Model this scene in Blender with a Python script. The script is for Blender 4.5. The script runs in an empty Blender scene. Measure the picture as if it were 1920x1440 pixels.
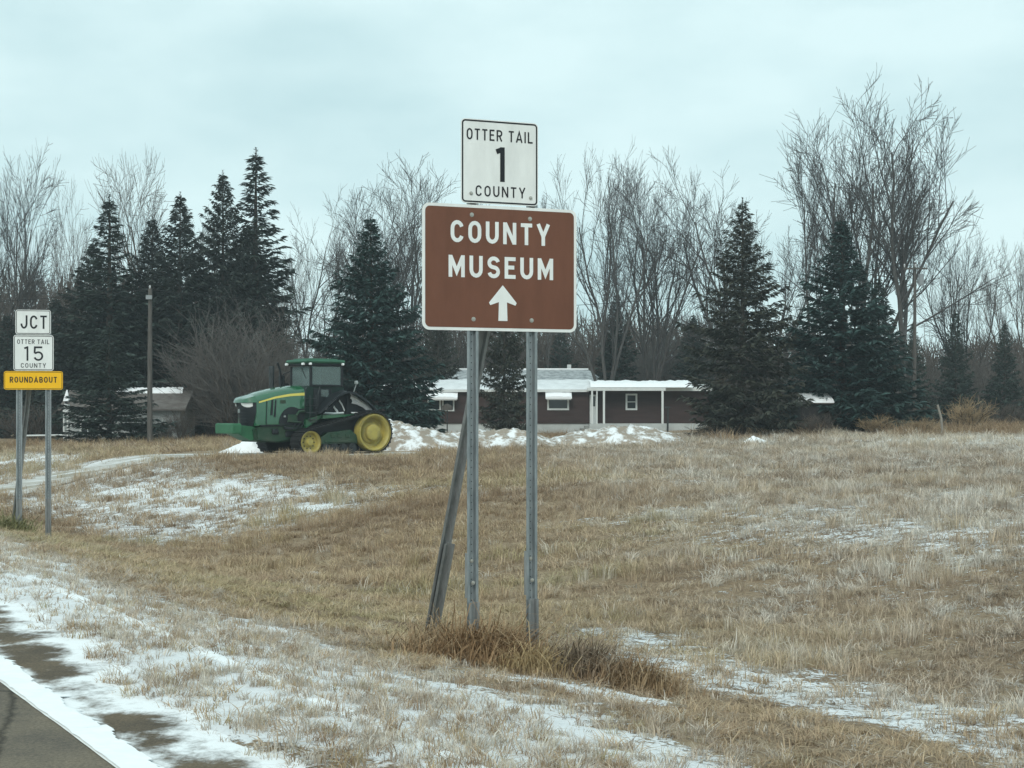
import bpy, math, random
import numpy as np
from mathutils import Vector, Matrix, Euler

random.seed(7)
RNG = np.random.default_rng(7)
sc = bpy.context.scene
COL = sc.collection

# ------------------------------------------------------------------ camera
F = 3000.0                      # focal length in pixels of the 1920 px wide photograph
EYE = 1.5
HORIZON = 760.0
cam_d = bpy.data.cameras.new('camera')
cam = bpy.data.objects.new('camera', cam_d)
COL.objects.link(cam)
cam.location = (0, 0, EYE)
cam.rotation_euler = (math.radians(90), 0, 0)
cam_d.sensor_width = 36.0
cam_d.lens = 36.0 * F / 1920.0
cam_d.shift_y = (HORIZON - 720.0) / 1920.0
cam_d.clip_start = 0.1
cam_d.clip_end = 3000
sc.camera = cam

# ------------------------------------------------------------------ world, sun, exposure
SUN_EL, SUN_ROT = math.radians(38), math.radians(192)
world = bpy.data.worlds.new("World")
sc.world = world
world.use_nodes = True
wn, wl = world.node_tree.nodes, world.node_tree.links
wn.clear()
w_out = wn.new('ShaderNodeOutputWorld')
w_bg = wn.new('ShaderNodeBackground'); w_bg.inputs['Strength'].default_value = 0.1
w_sky = wn.new('ShaderNodeTexSky'); w_sky.sky_type = 'NISHITA'; w_sky.sun_disc = False
w_sky.sun_elevation = SUN_EL; w_sky.sun_rotation = SUN_ROT
w_tc = wn.new('ShaderNodeTexCoord')
w_map = wn.new('ShaderNodeMapping'); w_map.inputs['Scale'].default_value = (2.6, 2.6, 6.5)
w_noise = wn.new('ShaderNodeTexNoise'); w_noise.inputs['Scale'].default_value = 1.6
w_noise.inputs['Detail'].default_value = 5; w_noise.inputs['Roughness'].default_value = 0.5
w_ramp = wn.new('ShaderNodeValToRGB')
w_ramp.color_ramp.elements[0].position = 0.34; w_ramp.color_ramp.elements[0].color = (4.85, 6.75, 7.0, 1)
w_ramp.color_ramp.elements[1].position = 0.60; w_ramp.color_ramp.elements[1].color = (6.55, 8.35, 8.45, 1)
w_mix = wn.new('ShaderNodeMix'); w_mix.data_type = 'RGBA'; w_mix.inputs[0].default_value = 0.94
wl.new(w_tc.outputs['Generated'], w_map.inputs['Vector'])
wl.new(w_map.outputs['Vector'], w_noise.inputs['Vector'])
wl.new(w_noise.outputs['Fac'], w_ramp.inputs['Fac'])
wl.new(w_sky.outputs['Color'], w_mix.inputs[6])
wl.new(w_ramp.outputs['Color'], w_mix.inputs[7])
wl.new(w_mix.outputs[2], w_bg.inputs['Color'])
wl.new(w_bg.outputs['Background'], w_out.inputs['Surface'])

sun_d = bpy.data.lights.new('sun', 'SUN')
sun_d.energy = 1.4; sun_d.angle = math.radians(25); sun_d.color = (1.0, 0.97, 0.9)
sun = bpy.data.objects.new('sun', sun_d)
COL.objects.link(sun)
_az = SUN_ROT
sun_dir = Vector((math.sin(_az) * math.cos(SUN_EL), math.cos(_az) * math.cos(SUN_EL), math.sin(SUN_EL)))
sun.rotation_euler = sun_dir.to_track_quat('Z', 'Y').to_euler()
sun.location = (0, -20, 40)
sc.view_settings.view_transform = 'Standard'
sc.view_settings.look = 'None'
sc.view_settings.exposure = 0.30
sc.view_settings.gamma = 1.0
sc.view_settings.use_curve_mapping = False
sc.cycles.max_bounces = 6
sc.cycles.transparent_max_bounces = 8

# ------------------------------------------------------------------ helpers
def W(px, py, D):
    """world point seen at a photo pixel at depth D"""
    return Vector(((px - 960.0) / F * D, D, EYE + (HORIZON - py) / F * D))

def smooth(a, b, x):
    t = np.clip((x - a) / (b - a), 0, 1)
    return t * t * (3 - 2 * t)

def vnoise(x, y, seed=0):
    x = np.asarray(x, float); y = np.asarray(y, float)
    xi = np.floor(x).astype(np.int64); yi = np.floor(y).astype(np.int64)
    fx = x - xi; fy = y - yi
    fx = fx * fx * (3 - 2 * fx); fy = fy * fy * (3 - 2 * fy)
    def h(a, b):
        n = (a * 374761393 + b * 668265263 + seed * 974711) & 0xffffffff
        n = ((n ^ (n >> 13)) * 1274126177) & 0xffffffff
        n = n ^ (n >> 16)
        return (n & 0xffff) / 65535.0
    return (h(xi, yi) * (1 - fx) + h(xi + 1, yi) * fx) * (1 - fy) + (h(xi, yi + 1) * (1 - fx) + h(xi + 1, yi + 1) * fx) * fy

def fbm(x, y, seed=0, octs=4, rough=0.5):
    s, a, tot = 0, 1.0, 0
    for k in range(octs):
        s = s + a * vnoise(np.asarray(x) * 2 ** k + 17.3 * k, np.asarray(y) * 2 ** k - 9.1 * k, seed + k)
        tot += a; a *= rough
    return s / tot

ROAD_AZ = math.radians(28.9)
SA, CA = math.sin(ROAD_AZ), math.cos(ROAD_AZ)
def ts(x, y):
    return CA * x + SA * y - 1.86, -SA * x + CA * y
def from_ts(t, s):
    u = t + 1.86
    return CA * u - SA * s, SA * u + CA * s

TR = W(664, 850, 61.2)          # tractor origin (drive axle centre on the ground)
def zg(x, y):
    x = np.asarray(x, float); y = np.asarray(y, float)
    t, s = ts(x, y)
    d = np.clip(0.81 + 0.025 * (s - 10.3), 0.72, 1.4)
    zp = np.interp(x, [-60, -25, -12, -2, 5, 12, 20, 60], [-.75, -.62, -.36, -.30, -.22, -.02, .14, .3])
    zp = zp + .35 * smooth(150, 600, y)
    fore = .01 - (d + .01) * np.clip((t - 1.1) / 5.1, 0, 1)
    k = smooth(6.0, 15.5, t)
    z = np.where(t < 6.2, fore, -d * (1 - k) + zp * k)
    # rounded ditch bottom
    z = z + .10 * np.exp(-((t - 6.2) / 0.8) ** 2)
    off = smooth(1.3, 3.0, t)
    bump = (fbm(x * .55, y * .55, 3, 4) - .5) * .17 + (fbm(x * 2.3, y * 2.3, 11, 2) - .5) * .05
    z = z + bump * off
    # gravel yard where the tractor stands
    r = np.sqrt((x - TR.x + 2.0) ** 2 + ((y - TR.y - .5)) ** 2)
    kp = 1 - smooth(5.0, 9.0, r)
    z = z * (1 - kp) + TR.z * kp
    # road bed; the turf creeps over the pavement edge in an uneven line
    te = t + (fbm(s * 1.3, s * 0 + 3.7, 5, 4) - .5) * .75
    z = np.where(t < 2.0, np.where(te < .22, -.10, np.where(te < .68, -.10 + .11 * (te - .22) / .46, z)), z)
    return z
def zg1(x, y):
    return float(zg(np.array([x]), np.array([y]))[0])

MATS = {}
def mat(name, col, rough=.7, var=.0, scale=6.0, metallic=0, spec=.3, bump=0., bscale=40., col2=None, coat=0, stretch=(1, 1, 1), detail=5):
    if name in MATS: return MATS[name]
    m = bpy.data.materials.new(name); m.use_nodes = True
    nt = m.node_tree; b = nt.nodes['Principled BSDF']
    b.inputs['Roughness'].default_value = rough
    b.inputs['Metallic'].default_value = metallic
    b.inputs['Specular IOR Level'].default_value = spec
    if coat: b.inputs['Coat Weight'].default_value = coat
    tc = nt.nodes.new('ShaderNodeTexCoord')
    mp = nt.nodes.new('ShaderNodeMapping'); mp.inputs['Scale'].default_value = stretch
    nt.links.new(tc.outputs['Object'], mp.inputs['Vector'])
    if var > 0 or col2 is not None:
        n = nt.nodes.new('ShaderNodeTexNoise'); n.inputs['Scale'].default_value = scale
        n.inputs['Detail'].default_value = detail; n.inputs['Roughness'].default_value = .65
        nt.links.new(mp.outputs['Vector'], n.inputs['Vector'])
        r = nt.nodes.new('ShaderNodeValToRGB')
        c2 = col2 if col2 is not None else tuple(min(1, c * (1 + var)) for c in col)
        c1 = col if col2 is not None else tuple(c * (1 - var) for c in col)
        r.color_ramp.elements[0].position = .35; r.color_ramp.elements[0].color = (*c1, 1)
        r.color_ramp.elements[1].position = .65; r.color_ramp.elements[1].color = (*c2, 1)
        nt.links.new(n.outputs['Fac'], r.inputs['Fac'])
        nt.links.new(r.outputs['Color'], b.inputs['Base Color'])
    else:
        b.inputs['Base Color'].default_value = (*col, 1)
    if bump > 0:
        n2 = nt.nodes.new('ShaderNodeTexNoise'); n2.inputs['Scale'].default_value = bscale; n2.inputs['Detail'].default_value = 4
        nt.links.new(mp.outputs['Vector'], n2.inputs['Vector'])
        bp = nt.nodes.new('ShaderNodeBump'); bp.inputs['Strength'].default_value = bump; bp.inputs['Distance'].default_value = .02
        nt.links.new(n2.outputs['Fac'], bp.inputs['Height'])
        nt.links.new(bp.outputs['Normal'], b.inputs['Normal'])
    MATS[name] = m
    return m

class MB:
    """collects geometry and links it as one mesh object"""
    def __init__(self, M=None):
        self.v, self.f = [], []
        self.M = M or Matrix()
    def add(self, vs, fs):
        o = len(self.v)
        self.v += [tuple(self.M @ Vector(p)) for p in vs]
        self.f += [tuple(i + o for i in q) for q in fs]
        return self
    def box(self, c, s, rz=0, R=None):
        hx, hy, hz = s[0] / 2, s[1] / 2, s[2] / 2
        Rm = R or Matrix.Rotation(rz, 3, 'Z')
        vs = [Rm @ Vector((sx * hx, sy * hy, sz * hz)) + Vector(c) for sz in (-1, 1) for sx, sy in ((-1, -1), (1, -1), (1, 1), (-1, 1))]
        return self.add(vs, [(3, 2, 1, 0), (4, 5, 6, 7), (0, 1, 5, 4), (1, 2, 6, 5), (2, 3, 7, 6), (3, 0, 4, 7)])
    def bbox(self, c, s, b=.02, rz=0, R=None):
        """box with chamfered edges"""
        hx, hy, hz = s[0] / 2, s[1] / 2, s[2] / 2
        b = min(b, hx * .9, hy * .9, hz * .9)
        Rm = R or Matrix.Rotation(rz, 3, 'Z')
        def ring(ix, iy, z):
            x, y = hx - ix, hy - iy
            return [(-x + b, -y, z), (x - b, -y, z), (x, -y + b, z), (x, y - b, z), (x - b, y, z), (-x + b, y, z), (-x, y - b, z), (-x, -y + b, z)]
        vs = ring(b * .7, b * .7, -hz) + ring(0, 0, -hz + b) + ring(0, 0, hz - b) + ring(b * .7, b * .7, hz)
        vs = [Rm @ Vector(p) + Vector(c) for p in vs]
        fs = [tuple(range(7, -1, -1)), tuple(range(24, 32))]
        for k in range(3):
            for i in range(8):
                j = (i + 1) % 8
                fs.append((k * 8 + i, k * 8 + j, k * 8 + 8 + j, k * 8 + 8 + i))
        return self.add(vs, fs)
    def tube(self, pts, radii, n=8, cap=True):
        pts = [Vector(p) for p in pts]
        if not hasattr(radii, '__len__'): radii = [radii] * len(pts)
        vs, fs = [], []
        up = Vector((0, 0, 1)); d0 = (pts[-1] - pts[0]).normalized()
        for i, p in enumerate(pts):
            d = (pts[min(i + 1, len(pts) - 1)] - pts[max(i - 1, 0)]).normalized()
            a = d.cross(up) if abs(d0.z) < .9 else d.cross(Vector((0, 1, 0)))
            if a.length < 1e-3: a = d.cross(Vector((1, 0, 0)))
            a.normalize(); b = d.cross(a)
            for k in range(n):
                th = 2 * math.pi * k / n
                vs.append(p + (a * math.cos(th) + b * math.sin(th)) * radii[i])
        for i in range(len(pts) - 1):
            for k in range(n):
                j = (k + 1) % n
                fs.append((i * n + k, i * n + j, (i + 1) * n + j, (i + 1) * n + k))
        if cap:
            fs.append(tuple(range(n - 1, -1, -1)))
            fs.append(tuple(range((len(pts) - 1) * n, len(pts) * n)))
        return self.add(vs, fs)
    def prism(self, poly, axis, a, b):
        """polygon (u,w) extruded along axis 'x','y' or 'z' from a to b"""
        n = len(poly)
        def pt(u, w, t):
            return {'y': (u, t, w), 'x': (t, u, w), 'z': (u, w, t)}[axis]
        vs = [pt(u, w, a) for u, w in poly] + [pt(u, w, b) for u, w in poly]
        fs = [tuple(range(n)), tuple(range(2 * n - 1, n - 1, -1))]
        for i in range(n):
            j = (i + 1) % n
            fs.append((i, n + i, n + j, j))
        return self.add(vs, fs)
    def lathe_y(self, prof, c=(0, 0, 0), n=32, close=False):
        """profile (radius, y) revolved round the Y axis through c"""
        vs, fs = [], []
        for r, y in prof:
            for k in range(n):
                th = 2 * math.pi * k / n
                vs.append((c[0] + r * math.cos(th), c[1] + y, c[2] + r * math.sin(th)))
        for i in range(len(prof) - 1):
            for k in range(n):
                j = (k + 1) % n
                fs.append((i * n + k, i * n + j, (i + 1) * n + j, (i + 1) * n + k))
        return self.add(vs, fs)
    def build(self, name, m, parent=None, smooth=False):
        me = bpy.data.meshes.new(name)
        me.from_pydata(self.v, [], self.f)
        if m: me.materials.append(m)
        if smooth:
            me.polygons.foreach_set('use_smooth', [True] * len(me.polygons))
            try: me.set_sharp_from_angle(angle=math.radians(40))
            except Exception: pass
        me.update()
        o = bpy.data.objects.new(name, me)
        COL.objects.link(o)
        if parent: o.parent = parent
        return o

def fast_mesh(name, V, Fq, m, loop=4):
    """numpy mesh of triangles or quads"""
    me = bpy.data.meshes.new(name)
    V = np.asarray(V, np.float32); Fq = np.asarray(Fq, np.int32)
    me.vertices.add(len(V)); me.vertices.foreach_set('co', V.ravel())
    nf = len(Fq)
    me.loops.add(nf * loop); me.loops.foreach_set('vertex_index', Fq.ravel())
    me.polygons.add(nf)
    me.polygons.foreach_set('loop_start', np.arange(0, nf * loop, loop, dtype=np.int32))
    me.polygons.foreach_set('loop_total', np.full(nf, loop, np.int32))
    me.update(calc_edges=True)
    if m: me.materials.append(m)
    return me

def link(name, me, parent=None):
    o = bpy.data.objects.new(name, me); COL.objects.link(o)
    if parent: o.parent = parent
    return o
def tag(o, label=None, cat=None, group=None, kind=None):
    if label: o['label'] = label
    if cat: o['category'] = cat
    if group: o['group'] = group
    if kind: o['kind'] = kind
    return o
def empty(name, loc, rz=0, label=None, cat=None, group=None):
    o = bpy.data.objects.new(name, None); COL.objects.link(o)
    o.location = loc; o.rotation_euler = (0, 0, rz); o.empty_display_size = .2
    return tag(o, label, cat, group)

# ------------------------------------------------------------------ snow mask of the place (where wind left snow lying)
def snow_bias(x, y):
    t, s = ts(x, y)
    D = y
    px = 960 + x / np.maximum(y, 1) * F
    b = np.full(np.shape(x), .10)
    wob = (fbm(x * .35, y * .35, 41, 3) - .5) * 2.0
    tw = t + wob * .9
    b = b + .66 * smooth(.3, .6, tw) * (1 - smooth(1.8, 3.5, tw))
    b = b - .10 * smooth(2.6, 3.2, tw) * (1 - smooth(4.8, 5.6, tw))
    # ditch bottom by the sign and to its right
    right = smooth(-.5, 1.5, x)
    b = b + .42 * right * smooth(4.6, 5.4, tw) * (1 - smooth(6.4, 7.6, tw))
    b = b + .30 * smooth(1.2, 2.2, x) * smooth(3.0, 3.8, tw) * (1 - smooth(4.4, 5.0, tw))
    # patch beside the sign posts
    b = b + .60 * np.exp(-(((x - .42) / .80) ** 4 + ((y - 10.72 + .22 * x) / .42) ** 4))
    # back slope at the far left
    bs = smooth(27, 33, s) * (1 - smooth(70, 85, s)) * smooth(6.0, 8.2, tw) * (1 - smooth(12.5, 16, tw)) * (1 - smooth(-5, -1, x))
    b = b + .40 * bs
    b = b + .5 * np.exp(-((t - 5.0) / .5) ** 2 - ((s - 26.5) / 1.6) ** 2)
    # streaks over the field
    st = fbm(x * .22 + .12 * y, y * .55, 71, 4)
    b = b + .20 * smooth(.50, .68, st) * smooth(8, 13, t)
    far = smooth(11, 17, x) * smooth(42, 50, y) * (1 - smooth(64, 75, y))
    b = b + .22 * far
    b = b + .15 * smooth(.5, 4, x) * smooth(11, 16, y)
    b = b + .35 * (1 - smooth(.75, 1.25, t))
    return np.clip(b, 0, 1)

# ------------------------------------------------------------------ ground sheet
def ground_material():
    m = bpy.data.materials.new('dry_ground'); m.use_nodes = True
    nt = m.node_tree; N = nt.nodes; L = nt.links
    b = N['Principled BSDF']; b.inputs['Roughness'].default_value = .9; b.inputs['Specular IOR Level'].default_value = .15
    tc = N.new('ShaderNodeTexCoord')
    def noise(scale, det=5, rough=.6, st=(1, 1, 1)):
        mp = N.new('ShaderNodeMapping'); mp.inputs['Scale'].default_value = st
        L.new(tc.outputs['Object'], mp.inputs['Vector'])
        n = N.new('ShaderNodeTexNoise'); n.inputs['Scale'].default_value = scale
        n.inputs['Detail'].default_value = det; n.inputs['Roughness'].default_value = rough
        L.new(mp.outputs['Vector'], n.inputs['Vector']); return n
    def ramp(src, els):
        r = N.new('ShaderNodeValToRGB')
        while len(r.color_ramp.elements) < len(els): r.color_ramp.elements.new(.5)
        for e, (p, c) in zip(r.color_ramp.elements, els): e.position = p; e.color = (*c, 1)
        L.new(src, r.inputs['Fac']); return r
    big = noise(.35, 5, .6)
    base = ramp(big.outputs['Fac'], [(.3, (.27, .19, .125)), (.5, (.36, .27, .18)), (.7, (.42, .33, .22))])
    fine = noise(14, 6, .75)
    fr = ramp(fine.outputs['Fac'], [(.3, (.45, .42, .40)), (.65, (1.1, 1.1, 1.1))])
    mul = N.new('ShaderNodeMix'); mul.data_type = 'RGBA'; mul.blend_type = 'MULTIPLY'; mul.inputs[0].default_value = 1
    L.new(base.outputs['Color'], mul.inputs[6]); L.new(fr.outputs['Color'], mul.inputs[7])
    at = N.new('ShaderNodeAttribute'); at.attribute_name = 'snow'
    n1 = noise(3.2, 6, .75, (1, 1.6, 1)); n2 = noise(26, 4, .7)
    add = N.new('ShaderNodeMath'); add.operation = 'MULTIPLY_ADD'; add.inputs[1].default_value = 1.25; add.inputs[2].default_value = -.62
    L.new(n1.outputs['Fac'], add.inputs[0])
    add1 = N.new('ShaderNodeMath'); add1.operation = 'MULTIPLY_ADD'; add1.inputs[1].default_value = 1.2; add1.inputs[2].default_value = -.6
    L.new(n2.outputs['Fac'], add1.inputs[0])
    a2 = N.new('ShaderNodeMath'); L.new(add.outputs[0], a2.inputs[0]); L.new(add1.outputs[0], a2.inputs[1])
    a3 = N.new('ShaderNodeMath'); L.new(a2.outputs[0], a3.inputs[0]); L.new(at.outputs['Fac'], a3.inputs[1])
    mr = N.new('ShaderNodeMapRange'); mr.interpolation_type = 'SMOOTHSTEP'
    mr.inputs['From Min'].default_value = .40; mr.inputs['From Max'].default_value = .50
    L.new(a3.outputs[0], mr.inputs['Value'])
    mx = N.new('ShaderNodeMix'); mx.data_type = 'RGBA'
    L.new(mr.outputs[0], mx.inputs[0]); L.new(mul.outputs[2], mx.inputs[6]); mx.inputs[7].default_value = (.86, .87, .88, 1)
    L.new(mx.outputs[2], b.inputs['Base Color'])
    bp = N.new('ShaderNodeBump'); bp.inputs['Strength'].default_value = .8; bp.inputs['Distance'].default_value = .05
    hs = N.new('ShaderNodeMath'); L.new(fine.outputs['Fac'], hs.inputs[0]); L.new(mr.outputs[0], hs.inputs[1])
    L.new(hs.outputs[0], bp.inputs['Height']); L.new(bp.outputs['Normal'], b.inputs['Normal'])
    return m

def build_ground():
    th = np.concatenate([np.radians(np.arange(-180, -30, 5.0)), np.radians(np.arange(-30, 30.001, .16)), np.radians(np.arange(35, 180, 5.0))])
    r = 1.2 * np.exp(np.arange(0, math.log(1800 / 1.2), .0145))
    R, T = np.meshgrid(r, th, indexing='ij')
    X = R * np.sin(T); Y = R * np.cos(T)
    Z = zg(X, Y)
    nr, nth = R.shape
    V = np.stack([X.ravel(), Y.ravel(), Z.ravel()], 1)
    V = np.vstack([V, [[0, 0, -.1]]])
    i = np.arange(nr - 1)[:, None] * nth; j = np.arange(nth)[None, :]; j2 = (j + 1) % nth
    Q = np.stack([(i + j), (i + nth + j), (i + nth + j2), (i + j2)], -1).reshape(-1, 4)
    me = fast_mesh('ground', V, Q[:, ::-1], ground_material())
    a = me.attributes.new('snow', 'FLOAT', 'POINT')
    a.data.foreach_set('value', np.append(snow_bias(X, Y).ravel(), 0).astype(np.float32))
    me.polygons.foreach_set('use_smooth', np.ones(len(me.polygons), bool))
    tag(link('ground', me), kind='structure')
build_ground()

# ------------------------------------------------------------------ road with snow-blown shoulder
def road_material():
    m = bpy.data.materials.new('asphalt'); m.use_nodes = True
    nt = m.node_tree; N = nt.nodes; L = nt.links
    b = N['Principled BSDF']; b.inputs['Roughness'].default_value = .85; b.inputs['Specular IOR Level'].default_value = .2
    tc = N.new('ShaderNodeTexCoord')
    g = N.new('ShaderNodeTexNoise'); g.inputs['Scale'].default_value = 60; g.inputs['Detail'].default_value = 4; g.inputs['Roughness'].default_value = .8
    L.new(tc.outputs['Object'], g.inputs['Vector'])
    g2 = N.new('ShaderNodeTexNoise'); g2.inputs['Scale'].default_value = 1.7; g2.inputs['Detail'].default_value = 9; g2.inputs['Roughness'].default_value = .72
    L.new(tc.outputs['Object'], g2.inputs['Vector'])
    r = N.new('ShaderNodeValToRGB')
    r.color_ramp.elements[0].position = .3; r.color_ramp.elements[0].color = (.085, .078, .066, 1)
    r.color_ramp.elements[1].position = .72; r.color_ramp.elements[1].color = (.265, .225, .175, 1)
    L.new(g.outputs['Fac'], r.inputs['Fac'])
    r2 = N.new('ShaderNodeValToRGB')
    r2.color_ramp.elements[0].position = .35; r2.color_ramp.elements[0].color = (.62, .62, .64, 1)
    r2.color_ramp.elements[1].position = .7; r2.color_ramp.elements[1].color = (1.22, 1.15, 1.05, 1)
    L.new(g2.outputs['Fac'], r2.inputs['Fac'])
    mul = N.new('ShaderNodeMix'); mul.data_type = 'RGBA'; mul.blend_type = 'MULTIPLY'; mul.inputs[0].default_value = 1
    L.new(r.outputs['Color'], mul.inputs[6]); L.new(r2.outputs['Color'], mul.inputs[7])
    sh = N.new('ShaderNodeAttribute'); sh.attribute_name = 'gravel'
    sm = N.new('ShaderNodeMix'); sm.data_type = 'RGBA'; sm.blend_type = 'MULTIPLY'; L.new(sh.outputs['Fac'], sm.inputs[0])
    L.new(mul.outputs[2], sm.inputs[6]); sm.inputs[7].default_value = (.80, .74, .67, 1)
    # dark hairline cracks in the pavement
    vo = N.new('ShaderNodeTexVoronoi'); vo.feature = 'DISTANCE_TO_EDGE'; vo.inputs['Scale'].default_value = .33
    wp = N.new('ShaderNodeMix'); wp.data_type = 'RGBA'; wp.inputs[0].default_value = .12
    L.new(tc.outputs['Object'], wp.inputs[6]); L.new(g2.outputs['Color'], wp.inputs[7]); L.new(wp.outputs[2], vo.inputs['Vector'])
    vr = N.new('ShaderNodeMapRange'); vr.inputs['From Max'].default_value = .006; vr.inputs['To Min'].default_value = .35
    L.new(vo.outputs['Distance'], vr.inputs['Value'])
    ck = N.new('ShaderNodeMix'); ck.data_type = 'RGBA'; ck.blend_type = 'MULTIPLY'; ck.inputs[0].default_value = 1
    L.new(sm.outputs[2], ck.inputs[6]); L.new(vr.outputs[0], ck.inputs[7])
    mul = ck
    # wind-blown snow: streaks lying across the shoulder, attribute gives where
    at = N.new('ShaderNodeAttribute'); at.attribute_name = 'snow'
    mp = N.new('ShaderNodeMapping'); mp.inputs['Scale'].default_value = (1.9, 1.5, 1); mp.inputs['Rotation'].default_value = (0, 0, .10)
    L.new(tc.outputs['Object'], mp.inputs['Vector'])
    s = N.new('ShaderNodeTexNoise'); s.inputs['Scale'].default_value = 1.0; s.inputs['Detail'].default_value = 9; s.inputs['Roughness'].default_value = .72
    L.new(mp.outputs['Vector'], s.inputs['Vector'])
    a = N.new('ShaderNodeMath'); a.operation = 'ADD'; L.new(s.outputs['Fac'], a.inputs[0]); L.new(at.outputs['Fac'], a.inputs[1])
    mr = N.new('ShaderNodeMapRange'); mr.interpolation_type = 'SMOOTHSTEP'
    mr.inputs['From Min'].default_value = .80; mr.inputs['From Max'].default_value = .99
    L.new(a.outputs[0], mr.inputs['Value'])
    mx = N.new('ShaderNodeMix'); mx.data_type = 'RGBA'; L.new(mr.outputs[0], mx.inputs[0])
    L.new(mul.outputs[2], mx.inputs[6]); mx.inputs[7].default_value = (.86, .87, .88, 1)
    L.new(mx.outputs[2], b.inputs['Base Color'])
    bp = N.new('ShaderNodeBump'); bp.inputs['Strength'].default_value = .5; bp.inputs['Distance'].default_value = .01
    hs = N.new('ShaderNodeMath'); hs.operation = 'MULTIPLY_ADD'; hs.inputs[1].default_value = 1.5
    L.new(mr.outputs[0], hs.inputs[0]); L.new(g.outputs['Fac'], hs.inputs[2])
    L.new(hs.outputs[0], bp.inputs['Height']); L.new(bp.outputs['Normal'], b.inputs['Normal'])
    return m

def build_road():
    tt = np.concatenate([np.linspace(-7.4, -.3, 12), np.linspace(-.2, 1.55, 60)])
    ss = np.concatenate([np.linspace(-60, 0, 13)[:-1], np.linspace(0, 30, 400), np.geomspace(30.2, 1500, 120)])
    S, T = np.meshgrid(ss, tt, indexing='ij')
    Te = T
    X, Y = from_ts(Te, S)
    Z = np.where(Te > 1.25, -.4 * (Te - 1.25), 0.0)
    n, k = S.shape
    i = np.arange(n - 1)[:, None] * k; j = np.arange(k - 1)[None, :]
    Q = np.stack([i + j, i + j + 1, i + k + j + 1, i + k + j], -1).reshape(-1, 4)
    me = fast_mesh('road', np.stack([X.ravel(), Y.ravel(), Z.ravel()], 1), Q, road_material())
    sn = .27 + .30 * smooth(.15, .75, Te + (fbm(S * 1.3, S * 0 + 3.7, 5, 4) - .5) * .8) + .16 * np.exp(-((Te - .07) / .07) ** 2)
    sn = np.where(Te < 0, -.25, sn)
    a = me.attributes.new('snow', 'FLOAT', 'POINT'); a.data.foreach_set('value', sn.ravel().astype(np.float32))
    a = me.attributes.new('gravel', 'FLOAT', 'POINT'); a.data.foreach_set('value', smooth(-.05, .1, Te).ravel().astype(np.float32))
    tag(link('road', me), kind='structure')
    # painted edge line
    ss2 = np.concatenate([np.arange(-10, 40, .05), np.geomspace(40, 900, 60)])
    l = -.10 + (fbm(ss2 * 3, ss2 * 0, 21, 3) - .5) * .012
    rr = .02 + (fbm(ss2 * 3, ss2 * 0, 22, 3) - .5) * .02
    v, f = [], []
    for k2, s_ in enumerate(ss2):
        for t_ in (l[k2], rr[k2]):
            x, y = from_ts(t_, s_); v.append((x, y, .004))
        if k2: f.append((2 * k2 - 2, 2 * k2 - 1, 2 * k2 + 1, 2 * k2))
    mb = MB(); mb.add(v, f)
    tag(mb.build('edge_line', mat('line_paint', (.80, .80, .78), .7, .05, 8)), kind='structure')
    # ragged fringe of blown snow caught on the line, spikes point away from the carriageway
    v, f = [], []
    s_ = -2.0
    rnd = random.Random(5)
    while s_ < 40:
        w = rnd.uniform(.02, .10)
        ln = .004 + rnd.random() ** 3 * .055 * (.3 + 1.4 * float(vnoise(s_ * 1.7, 0, 9)))
        rj = .015 + .05 * float(vnoise(s_ * 2.3, 0, 4)) + .03 * float(vnoise(s_ * 9, 0, 6)) + rnd.uniform(-.006, .008)
        a0 = from_ts(-.098 + .012 * float(vnoise(s_ * 14, 0, 2)), s_); a1 = from_ts(-.098 + .012 * float(vnoise((s_ + w) * 14, 0, 2)), s_ + w)
        b0 = from_ts(rj, s_ - .01); b1 = from_ts(rj, s_ + w + .01)
        tip = from_ts(rj + ln, s_ - ln * .52 + w * (.5 + rnd.uniform(-.3, .3)))
        o = len(v)
        h = .012
        v += [(*a0, .010), (*a1, .010), (*b1, .010 + h * .4), (*b0, .010 + h * .4), (*tip, .007)]
        f += [(o, o + 3, o + 2, o + 1), (o + 3, o + 4, o + 2)]
        s_ += w
    mb = MB(); mb.add(v, f)
    o = mb.build('blown_snow', mat('snow', (.86, .87, .88), .8, .04, 5, bump=.5, bscale=9))
    tag(o, 'ragged strip of blown snow along the white edge line of the road', 'snow', kind='stuff')
build_road()

# gravel lane: a pale, slightly rutted strip from the tractor yard toward the road
def build_lane():
    pts = [(-3.5, 60.0), (-7, 59.6), (-10.5, 58.6), (-13.3, 56.5), (-15.3, 53), (-17.0, 48.5), (-19.0, 43), (-21.2, 38)]
    P = np.array(pts); k = np.linspace(0, len(P) - 1, 90)
    cx = np.interp(k, range(len(P)), P[:, 0]); cy = np.interp(k, range(len(P)), P[:, 1])
    for _ in range(6):
        cx[1:-1] = (cx[:-2] + cx[1:-1] * 2 + cx[2:]) / 4; cy[1:-1] = (cy[:-2] + cy[1:-1] * 2 + cy[2:]) / 4
    dx, dy = np.gradient(cx), np.gradient(cy); n = np.hypot(dx, dy); nx, ny = -dy / n, dx / n
    ww = np.linspace(-1.9, 1.9, 14)
    X = cx[:, None] + nx[:, None] * ww * (1 + .15 * (fbm(k[:, None], ww * 0, 9, 2) - .5))
    Y = cy[:, None] + ny[:, None] * ww
    Z = zg(X, Y) + .035
    K, J = X.shape
    i = np.arange(K - 1)[:, None] * J; j = np.arange(J - 1)[None, :]
    Q = np.stack([i + j, i + j + 1, i + J + j + 1, i + J + j], -1).reshape(-1, 4)
    me = fast_mesh('gravel_lane', np.stack([X.ravel(), Y.ravel(), Z.ravel()], 1), Q,
                   mat('gravel', (.27, .23, .17), .9, col2=(.72, .72, .72), scale=1.1, bump=.5, bscale=20, stretch=(.35, 1.2, 1)))
    tag(link('gravel_lane', me), kind='structure')
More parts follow.
